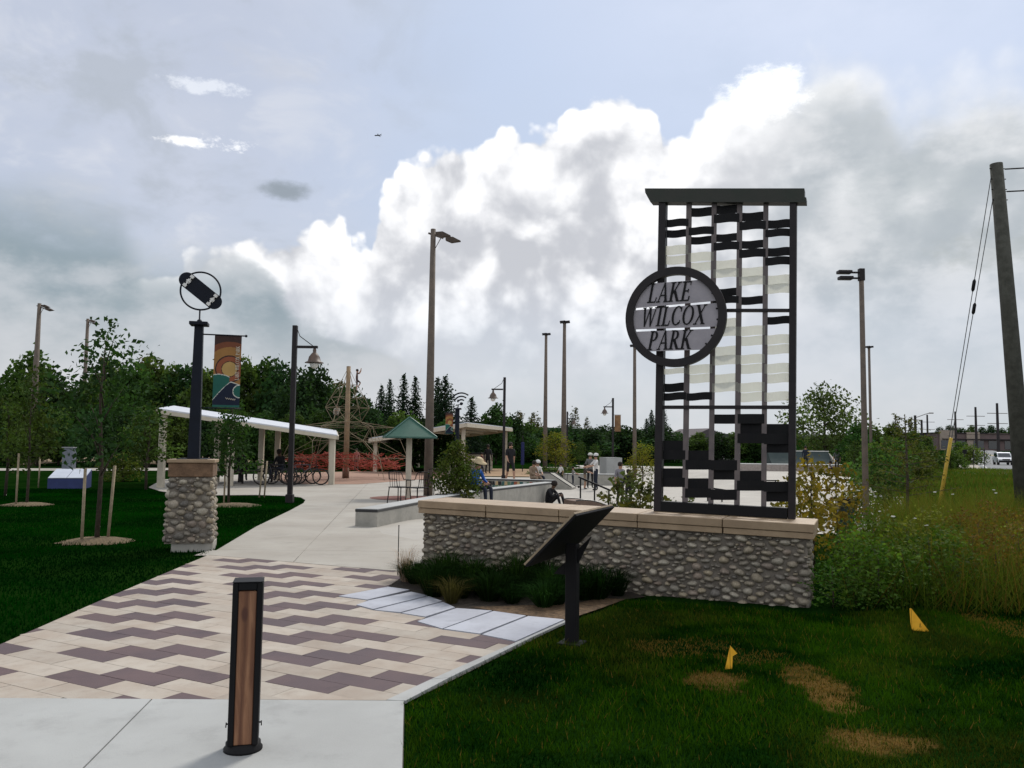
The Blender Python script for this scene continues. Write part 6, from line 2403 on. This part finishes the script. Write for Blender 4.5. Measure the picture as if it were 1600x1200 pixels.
treeline([(225, 545, 84, .9), (160, 552, 86, .9), (528, 588, 84, 1.0), (340, 560, 88, .9)], 'thin_tree', 'thin half bare tree showing above the wood', 'thin half bare trees above the wood', THIN, 8.0)
treeline([(594, 604, 84, .9), (607, 594, 86, .7), (629, 586, 82, .85), (647, 590, 83, .85), (682, 592, 78, .9), (694, 590, 72, 1.15), (736, 622, 74, 1.2)], 'spruce_tree', 'dark pointed spruce rising above the wood behind the green parasol', 'spruces behind the parasol', CONI, 9.0)
treeline([(1018, 642, 105, .9), (1010, 655, 100, .9), (1038, 640, 100, .8)], 'spruce_tree', 'small spruce seen beside and through the sign tower', 'small spruces near the sign tower', CONI, 9.0)
treeline([(775, 628, 78, .95), (800, 650, 85, 1.3), (826, 660, 92, 1.3), (752, 655, 80, 1.0)], 'kiosk_tree', 'round leafy tree behind the kiosk shelter', 'trees behind the kiosk shelter', WOODP, 8.0)
treeline([(815 + 22 * k, 668 + 3 * math.sin(k * 1.7), 96 + 6 * math.sin(k * 2.3), 1.9) for k in range(11)], 'hedgerow_tree', 'low dense tree in the green hedgerow beyond the skate park', 'trees of the hedgerow beyond the skate park', WOODP, 8.0)
treeline([(810, 638, 110, .9), (835, 642, 110, .9), (898, 634, 105, .7), (917, 648, 108, .5), (830, 650, 106, .9)], 'thin_tree', 'thin pale tree poking above the far hedgerow', 'thin trees above the far hedgerow', THIN, 8.0)
treeline([(1060 + 30 * k, 676, 100, 1.7) for k in range(6)], 'hedgerow_tree', 'low dense tree in the green hedgerow behind the sign tower', 'trees of the hedgerow behind the sign tower', WOODP, 8.0)
BIG = deciduous(231, 8.0, 4.4, 1.2, 4200, .36, (.06, .085, .026), 24, .05, .2, shell=.35)
treeline([(1288, 606, 88, 1.0)], 'big_tree', 'large round open crowned tree behind the quarter pipe', None, [BIG], 8.0)
treeline([(1365, 668, 62, 1.4), (1395, 664, 66, 1.3), (1425, 674, 74, 1.2), (1448, 682, 84, 1.2), (1340, 660, 60, 1.2)], 'roadside_tree', 'bushy green tree in the thicket between meadow and road', 'thicket trees between meadow and road', WOODP, 8.0)
treeline([(1401, 643, 75, .45), (1424, 648, 80, .5)], 'thin_tree', 'thin pale tree poking above the roadside thicket', 'thin trees above the thicket', THIN, 8.0)
treeline([(1470 + 16 * k, 668 - 3 * (k % 2), 300, 1.2) for k in range(14)], 'skyline_tree', 'dark tree on the skyline behind the shop row', 'trees behind the shop row', WOODP, 8.0)
treeline([(1500, 690, 118, 1.4), (1515, 694, 112, 1.5)], 'roadside_bush', 'dark roadside bush beside the far road', 'bushes beside the far road', SHRB, 2.0, 'bush')

# distant hills closing the horizon
mb = MB()
pts = []
rr = random.Random(8)
for i in range(61):
    x = -900 + 1900 * i / 60
    h = 6.5 + 1.5 * math.sin(i * .55) + 1.0 * math.sin(i * 1.3 + 1) + (4 if x < 0 else 0) - 5 * smooth01(x, 90, 220) + gz(x, 640)
    pts.append((x, h))
for i in range(61):
    mb.v.append((pts[i][0], 640, -2))
    mb.v.append((pts[i][0], 640, pts[i][1]))
    mb.v.append((pts[i][0], 900, pts[i][1] + 6))
mb.f = [f for i in range(60) for f in ((3 * i, 3 * i + 3, 3 * i + 4, 3 * i + 1), (3 * i + 1, 3 * i + 4, 3 * i + 5, 3 * i + 2))]
mb.mi = [0] * len(mb.f)
tag(mb.build('hills', mat('hill_wood', (.035, .045, .03), .95, (.022, .032, .02), .05), smooth=True), kind='structure')

# young trees of the park
YT = [deciduous(300 + k, 3.6, 1.0, 1.15, 1500, .12, [(.026, .056, .014), (.038, .072, .015), (.10, .12, .015)][k], 15, [0, .05, .35][k], .045, open_=.6, top=1.15, shell=.25) for k in range(3)]
NEAR = deciduous(331, 3.75, .80, 1.3, 1500, .09, (.022, .05, .014), 20, 0, .042, shell=.2, top=1.3)


def stake(tree_lab, x, y, h, tilt=0.0, z=0.0):
    o = MB().tube([(0, 0, -.05), (tilt, 0, h)], .024, 7).build('tree_stake', STAKE, None, True, (x, y, z))
    return tag(o, 'pale wooden stake ' + tree_lab, 'stake', 'wooden stakes of the young trees')


def mulch_ring(x, y, r):
    mb = MB()
    n = 22
    rad = [r * (1 + .12 * math.sin(3 * i) + .06 * math.sin(7.3 * i)) for i in range(n)]
    vs = [(x, y, .07)] + [(x + .5 * rad[i] * math.cos(2 * PI * i / n), y + .5 * rad[i] * math.sin(2 * PI * i / n), .055) for i in range(n)] + [(x + rad[i] * math.cos(2 * PI * i / n), y + rad[i] * math.sin(2 * PI * i / n), 0.0) for i in range(n)]
    fs = [(0, 1 + i, 1 + (i + 1) % n) for i in range(n)] + [(1 + i, 1 + n + i, 1 + n + (i + 1) % n, 1 + (i + 1) % n) for i in range(n)]
    tag(mb.add(vs, fs).build('mulch_ring', MULCH, smooth=True), kind='structure')


b = gp(151, 846)
plant_tree('young_tree', 'slender dark leafed young tree with two stakes in a mulch ring on the dark lawn', b, NEAR, (1, 1, 1), 1.0)
mulch_ring(b.x, b.y, .55)
stake('left of the slender dark leafed young tree', b.x - .14, b.y - .2, 1.18, .0)
stake('right of the slender dark leafed young tree', b.x + .12, b.y + .12, 1.22, .06)
b = gp(42, 789)
plant_tree('young_tree', 'young tree with pale green crown by the blue box', b, YT[1], (.8, .8, .95), 2.0)
mulch_ring(b.x, b.y, .6)
stake('of the young tree left of the blue box', b.x - .1, b.y - .3, 1.3)
b = gp(60, 762)
stake('standing behind the blue box', b.x, b.y, 1.2)
b = gp(8, 775)
plant_tree('young_tree', 'leafy young tree at the far end of the dark lawn beyond the mulch rings', b, YT[1], (1.0, 1.0, .8), .7)
b = gp(357, 789)
plant_tree('young_tree', 'small dark leafed young tree between the skateboard pillar and the white shelter', (b.x, b.y, 0), YT[0], (.85, .85, .80), 3.0)
mulch_ring(b.x + .2, b.y - .2, .7)
stake('of the small young tree right of the skateboard pillar', b.x - .12, b.y, 1.3)
b = gp(405, 778)
stake('standing alone before the white shelter', b.x, b.y, 1.15, .07)
stake('leaning next to the lone one before the white shelter', b.x + .12, b.y + .1, 1.1, .05)
b = gp(228, 766)
plant_tree('young_tree', 'bushy young tree beside the high end of the white shelter', b, YT[1], (1.15, 1.15, .82), 4.0)
b = gp(192, 752)
plant_tree('yellow_shrub', 'small yellowish shrub at the lawn edge left of the shelter', b, SHRB[1], (.9, .9, .6), 1.0, None, 'shrub', ('stem', 'foliage'))
park = [(868, 672, 56, 2, 1.5), (1004, 690, 42, 2, 1.3), (905, 690, 64, 1, 1.3), (1335, 690, 40, 1, 1.2), (930, 694, 70, 1, 1.2), (845, 690, 70, 1, 1.2)]
plab = ['golden green young tree beside the tall pair of floodlight poles', 'golden young tree just left of the sign tower', 'green young tree beyond the skating children', 'yellow green young tree left of the grey floodlight pole', 'small green young tree behind the concrete box', 'small green young tree far behind the seated skater']
for (px, yt, Y, k, w), l in zip(park, plab):
    q = at_d(px, Y, 715)
    s = (pt(px, yt, Y).z - q.z) / 3.6
    plant_tree('young_tree', l, q, YT[k], (s * w, s * w, s), px * .1)
hd = at_d(868, 62, 722)
for i, (px, Y, w) in enumerate(((850, 50, 1.7), (868, 50, 1.7), (886, 51, 1.6))):
    q = at_d(px, Y, 730)
    plant_tree('clipped_shrub', 'low dark shrub behind the skating children', q, SHRB[2], (w, w * .8, .45), px, 'low dark shrubs behind the skating children', 'shrub', ('stem', 'foliage'))
rg2 = random.Random(5)

# shrub with the wireless post behind it
b = at_d(716, 22.5, 780)
SH1 = deciduous(351, 1.9, .72, .1, 3400, .085, (.038, .066, .012), 20, .12, .03, shell=.3)
plant_tree('leafy_shrub', 'tall leafy green shrub beside the seated woman with the sun hat', (b.x - .05, b.y, 0), SH1, (1, 1, 1.0), 0, None, 'shrub', ('stem', 'foliage'))
t = thing('planter_pot', 'rust brown planter box beside the tall leafy shrub', 'planter', (at_d(689, 21.5, 780).x, 21.6, .018), .2)
MB().bev((0, 0, .17), (.34, .34, .34), .02).build('pot', mat('rust', (.20, .085, .035), .85, (.14, .06, .03), 6), t)
MB().bev((0, 0, .345), (.30, .30, .02), .004).build('soil', SOIL, t)

# autumn shrub behind the right end of the wall
AUT = deciduous(371, 1.75, .55, .45, 620, .085, (.10, .085, .015), 18, .75, .022, shell=.15)
b = Vector((3.95, 10.8, 0))
for i, (px, Y, s, l) in enumerate(((1270, 10.4, .92, 'yellow and rust leafed shrub just behind the right end of the wall'), (1308, 11.6, .85, 'yellow and rust leafed shrub next to the dark green box'), (1250, 12.2, .8, 'sparse autumn shrub behind the foot of the sign tower'))):
    q = at_d(px, Y, 800)
    plant_tree('autumn_shrub', l, q, AUT, (s, s, s), i * 1.3, 'autumn shrubs behind the wall', 'shrub', ('stem', 'foliage'))
# thin shrubs behind the wall, left of the sign
SPR = deciduous(381, 1.3, .35, .35, 330, .085, (.045, .06, .02), 10, .2, .012, shell=.1)
for px, Y, s in ((965, 12.4, .95), (1000, 12.0, .95), (1016, 12.6, .9), (985, 13.4, 1.0), (1045, 12.8, .7), (1075, 13.0, .7)):
    q = at_d(px, Y, 790)
    plant_tree('sparse_shrub', 'sparse twiggy shrub growing behind the stone wall', q, SPR, (s, s, s), px * .3, 'sparse shrubs behind the wall', 'shrub', ('stem', 'foliage'))
# larch sapling
def larch(seed):
    r = np.random.default_rng(seed)
    pts = []
    mb = MB().tube([(0, 0, 0), (.03, 0, 1.2), (0, 0, 2.6)], [.035, .028, .008], 7)
    for k in range(26):
        z = .75 + 1.75 * k / 25
        a = k * 2.4
        ln = (1.05 - .75 * (k / 25)) * (.7 + .5 * r.random())
        mb.tube([(0, 0, z), (ln * math.cos(a), ln * math.sin(a), z + ln * .18)], [.012, .004], 4)
        m = int(60 * ln)
        s = .1 + .9 * r.random(m)
        pts.append(np.stack([np.cos(a) * ln * s, np.sin(a) * ln * s, z + ln * .18 * s], 1) + r.normal(size=(m, 3)) * .055)
    P = np.concatenate(pts)
    C = np.array((.075, .082, .02))[None, :] * (.55 + .8 * r.random((len(P), 1)))
    V, F_, CC = leaf_arrays(P, .085 * (.6 + .8 * r.random(len(P))), C, seed, .35)
    o = obj_np('crown', V, F_, CC, LEAF)
    c = o.data
    bpy.data.objects.remove(o)
    return mb.mesh('trunk', BARK, True), c


q = at_d(1417, 17.5, 790)
plant_tree('larch_sapling', 'feathery olive larch sapling with dark trunk in the meadow', q, larch(5), (1.0, 1.0, .92))
# meadow shrubs on the right
for i, (px, Y, sx, sz, k) in enumerate(((1372, 32, 1.1, 1.0, 2), (1395, 36, 1.3, 1.1, 0), (1436, 44, 1.3, .9, 1), (1384, 24, .6, .55, 2), (1338, 24, .6, .55, 1), (1486, 74, 1.6, .9, 0))):
    q = at_d(px, Y, 760)
    plant_tree('meadow_shrub', 'bushy green shrub standing in the tall meadow', q, SHRB[k], (sx, sx, sz), i * 1.1, 'green shrubs in the meadow', 'shrub', ('stem', 'foliage'))
WEED = [deciduous(400 + k, 1.0, .55, .05, 950, .055, [(.036, .085, .010), (.06, .105, .014), (.11, .13, .02)][k], 18, .05, .012, shell=.2) for k in range(3)]
wl_ = [(1300, 8.75, .9, .75), (1335, 8.9, 1.0, .95), (1372, 8.8, 1.0, .95), (1410, 9.1, 1.0, .95), (1450, 9.3, 1.1, .9), (1490, 9.6, 1.1, .9), (1320, 9.9, 1.0, 1.0), (1365, 10.2, 1.1, 1.0), (1420, 10.5, 1.1, 1.0), (1480, 11.0, 1.2, .95), (1540, 10.6, 1.1, .8), (1590, 10.8, 1.1, .8),
       (1345, 12.0, 1.0, .95), (1400, 12.5, 1.1, .9), (1455, 13.0, 1.2, .9)]
RUST = deciduous(410, 1.0, .5, .1, 700, .05, (.13, .085, .02), 16, .5, .012, shell=.15)
for i, (px, Y, s) in enumerate(((1520, 9.9, .8), (1555, 9.7, .9), (1590, 9.9, .9), (1530, 11.4, .9), (1575, 12.2, 1.0), (1500, 12.6, .9), (1545, 14.0, 1.0), (1610, 11.2, 1.0))):
    plant_tree('rusty_weed', 'rust brown weed clump in front of the leaning utility pole', at_d(px, Y, 840), RUST, (s, s, s * .85), i * 1.7, 'rusty weed clumps by the utility pole', 'plant', ('stem', 'foliage'))
for i, (px, Y, sx, sz) in enumerate(wl_):
    q = at_d(px, Y, 850)
    plant_tree('weed_clump', 'dense dark weed clump right of the wall', q, WEED[i % 2 if Y < 10 else i % 3], (sx * .9, sx * .9, sz * (.62 + .3 * ((i * 37) % 10) / 10)), i * .9, 'dense weed clumps right of the wall', 'plant', ('stem', 'foliage'))

# tall meadow grass
mp_ = [(3.35, 8.55), (5.2, 8.3), (7.5, 8.4), (12, 9.5), (22, 14), (48, 36), (80, 95), (54, 100), (42, 62), (24, 40), (11.2, 24), (9.8, 18), (5.5, 12.5), (4.0, 9.4)]
near_m = [p for p in mp_[:5]] + [(26, 22), (10.0, 22), (8.4, 18), (5.0, 12.5), (3.9, 9.4)]
blades('meadow_grass', near_m, 420, .2, .85, .010, 'tall mixed weeds and meadow grass between lawn and road', (), seed=15, dark=(.026, .07, .006), light=(.14, .165, .025), drymix=.35, lean=1.5, zfun=gz, patch=.8)
far_m = [(10.0, 22), (26, 22), (40, 40), (50, 76), (38, 86), (30, 78), (19, 46), (13.5, 30)]
blades('meadow_grass', far_m, 34, .14, .3, .06, 'far sunlit meadow grass sloping to the road', (), seed=16, dark=(.05, .105, .012), light=(.12, .17, .025), drymix=.25, lean=.9, zfun=gz, patch=.35)
dryp = [(8.6, 8.6), (12, 9.3), (18, 13), (13.5, 14.5), (9.5, 11.5)]
blades('dry_meadow_grass', dryp, 320, .3, .95, .012, 'rusty dry tall grass at the foot of the leaning utility pole', (), seed=17, dark=(.10, .065, .018), light=(.23, .15, .045), drymix=.5, lean=.9, zfun=gz)
# flowers of wild carrot
FL = MB()
FL.tube([(0, 0, 0), (.02, 0, .8)], .004, 4, 0)
for k in range(9):
    a = 2 * PI * k / 9
    FL.tube([(.02, 0, .8), (.02 + .05 * math.cos(a), .05 * math.sin(a), .86)], .002, 3, 0)
    FL.lathe((.02 + .05 * math.cos(a), .05 * math.sin(a), .86), [(.014, 0), (.02, .006), (.008, .012)], 7, 1)
FL.lathe((.02, 0, .862), [(.02, 0), (.022, .006), (.008, .012)], 7, 1)
flm = FL.mesh('wild_carrot', [mat('stem_green', (.05, .08, .02), .8), mat('flower_white', (.62, .62, .54), .8)])
for i in range(15):
    px, Y = rg2.uniform(1300, 1570), rg2.uniform(8.8, 17)
    q = at_d(px, Y, 850)
    o = link('wild_carrot', flm, None, q, (rg2.uniform(-.15, .15), rg2.uniform(-.15, .15), rg2.uniform(0, 6)))
    k = rg2.uniform(.9, 1.2)
    o.scale = (k * .34, k * .34, k * .9)
    tag(o, 'white umbel flower standing above the meadow weeds', 'flower', 'white umbel flowers in the meadow')

# planting bed: dark grass tufts and the feathery one at the corner


def tuft(seed, n, h, spread, base, w=.005, feather=False):
    r = np.random.default_rng(seed)
    a = r.random(n) * 2 * PI
    s = spread * r.random(n) ** .6
    hh = h * (.55 + .5 * r.random(n))
    x0, y0 = np.cos(a) * s * .22, np.sin(a) * s * .22
    V = np.zeros((n, 5, 3))
    wx, wy = -np.sin(a) * w / 2, np.cos(a) * w / 2
    mx, my = x0 + np.cos(a) * s * .35, y0 + np.sin(a) * s * .35
    tx, ty = x0 + np.cos(a) * s, y0 + np.sin(a) * s
    V[:, 0] = np.stack([x0 - wx, y0 - wy, np.zeros(n)], 1)
    V[:, 1] = np.stack([x0 + wx, y0 + wy, np.zeros(n)], 1)
    V[:, 2] = np.stack([mx + wx, my + wy, hh * .7], 1)
    V[:, 3] = np.stack([tx, ty, hh * (1 - .25 * (s / spread))], 1)
    V[:, 4] = np.stack([mx - wx, my - wy, hh * .7], 1)
    F_ = (np.array([[0, 1, 2], [0, 2, 4], [4, 2, 3]])[None] + (np.arange(n) * 5)[:, None, None]).reshape(-1, 3)
    C = np.array(base)[None, :] * (.5 + r.random((n, 1)))
    C = np.repeat(C, 5, axis=0)
    o = obj_np('blades', V.reshape(-1, 3), F_, C, GRASS)
    me = o.data
    bpy.data.objects.remove(o)
    return me


TF = [tuft(500 + k, 260, .38, .40, [(.008, .02, .005), (.014, .034, .008), (.07, .062, .022)][k], .007) for k in range(3)]
bed_spots = [(650, 913, 0, .8), (672, 915, 0, .9), (700, 917, 1, .9), (725, 920, 0, 1.0), (752, 922, 0, 1.0), (780, 925, 0, 1.1), (806, 928, 1, 1.0), (832, 930, 0, 1.1), (860, 934, 1, 1.2), (885, 938, 0, 1.0), (912, 938, 0, .9), (940, 934, 0, .8), (965, 932, 0, .8),
             (690, 930, 0, .8), (722, 936, 0, .8), (765, 940, 0, .9), (800, 944, 0, .9), (850, 950, 1, 1.0), (870, 946, 0, 1.0), (676, 932, 2, .55), (705, 944, 2, .6)]
rb = random.Random(12)
bed_spots += [(rb.uniform(655, 960), 0, 0 if rb.random() < .75 else 1, rb.uniform(.85, 1.2)) for _ in range(14)]
bed_spots = [(a_, b_ if b_ else 906 + (a_ - 655) * .085 + rb.uniform(0, 26) * (1 if a_ < 900 else .3), k_, s_) for a_, b_, k_, s_ in bed_spots]
for i, (px, py, k, s) in enumerate(bed_spots):
    q = gp(px, py)
    t = thing('grass_tuft', ['dark grass tuft in the bed below the stone wall', 'green grass tuft in the bed below the stone wall', 'pale dry grass tuft in the bed beside the slabs'][k], 'grass tuft', (q.x, q.y, .012), i * .7, ['dark grass tufts in the bed', 'green grass tufts in the bed', 'pale dry grass tufts in the bed'][k])
    s *= .75 + .45 * random.Random(i).random()
    t.scale = (s, s, s * (.7 + .5 * random.Random(i + 50).random()))
    link('blades', TF[k], t)
q = gp(634, 910)
t = thing('feather_grass', 'feathery pink ornamental grass tuft at the corner of the bed', 'grass tuft', (q.x, q.y, .012))
link('blades', tuft(520, 160, .28, .22, (.02, .03, .012), .006), t)
link('plumes', tuft(521, 130, .50, .30, (.42, .29, .22), .003), t)
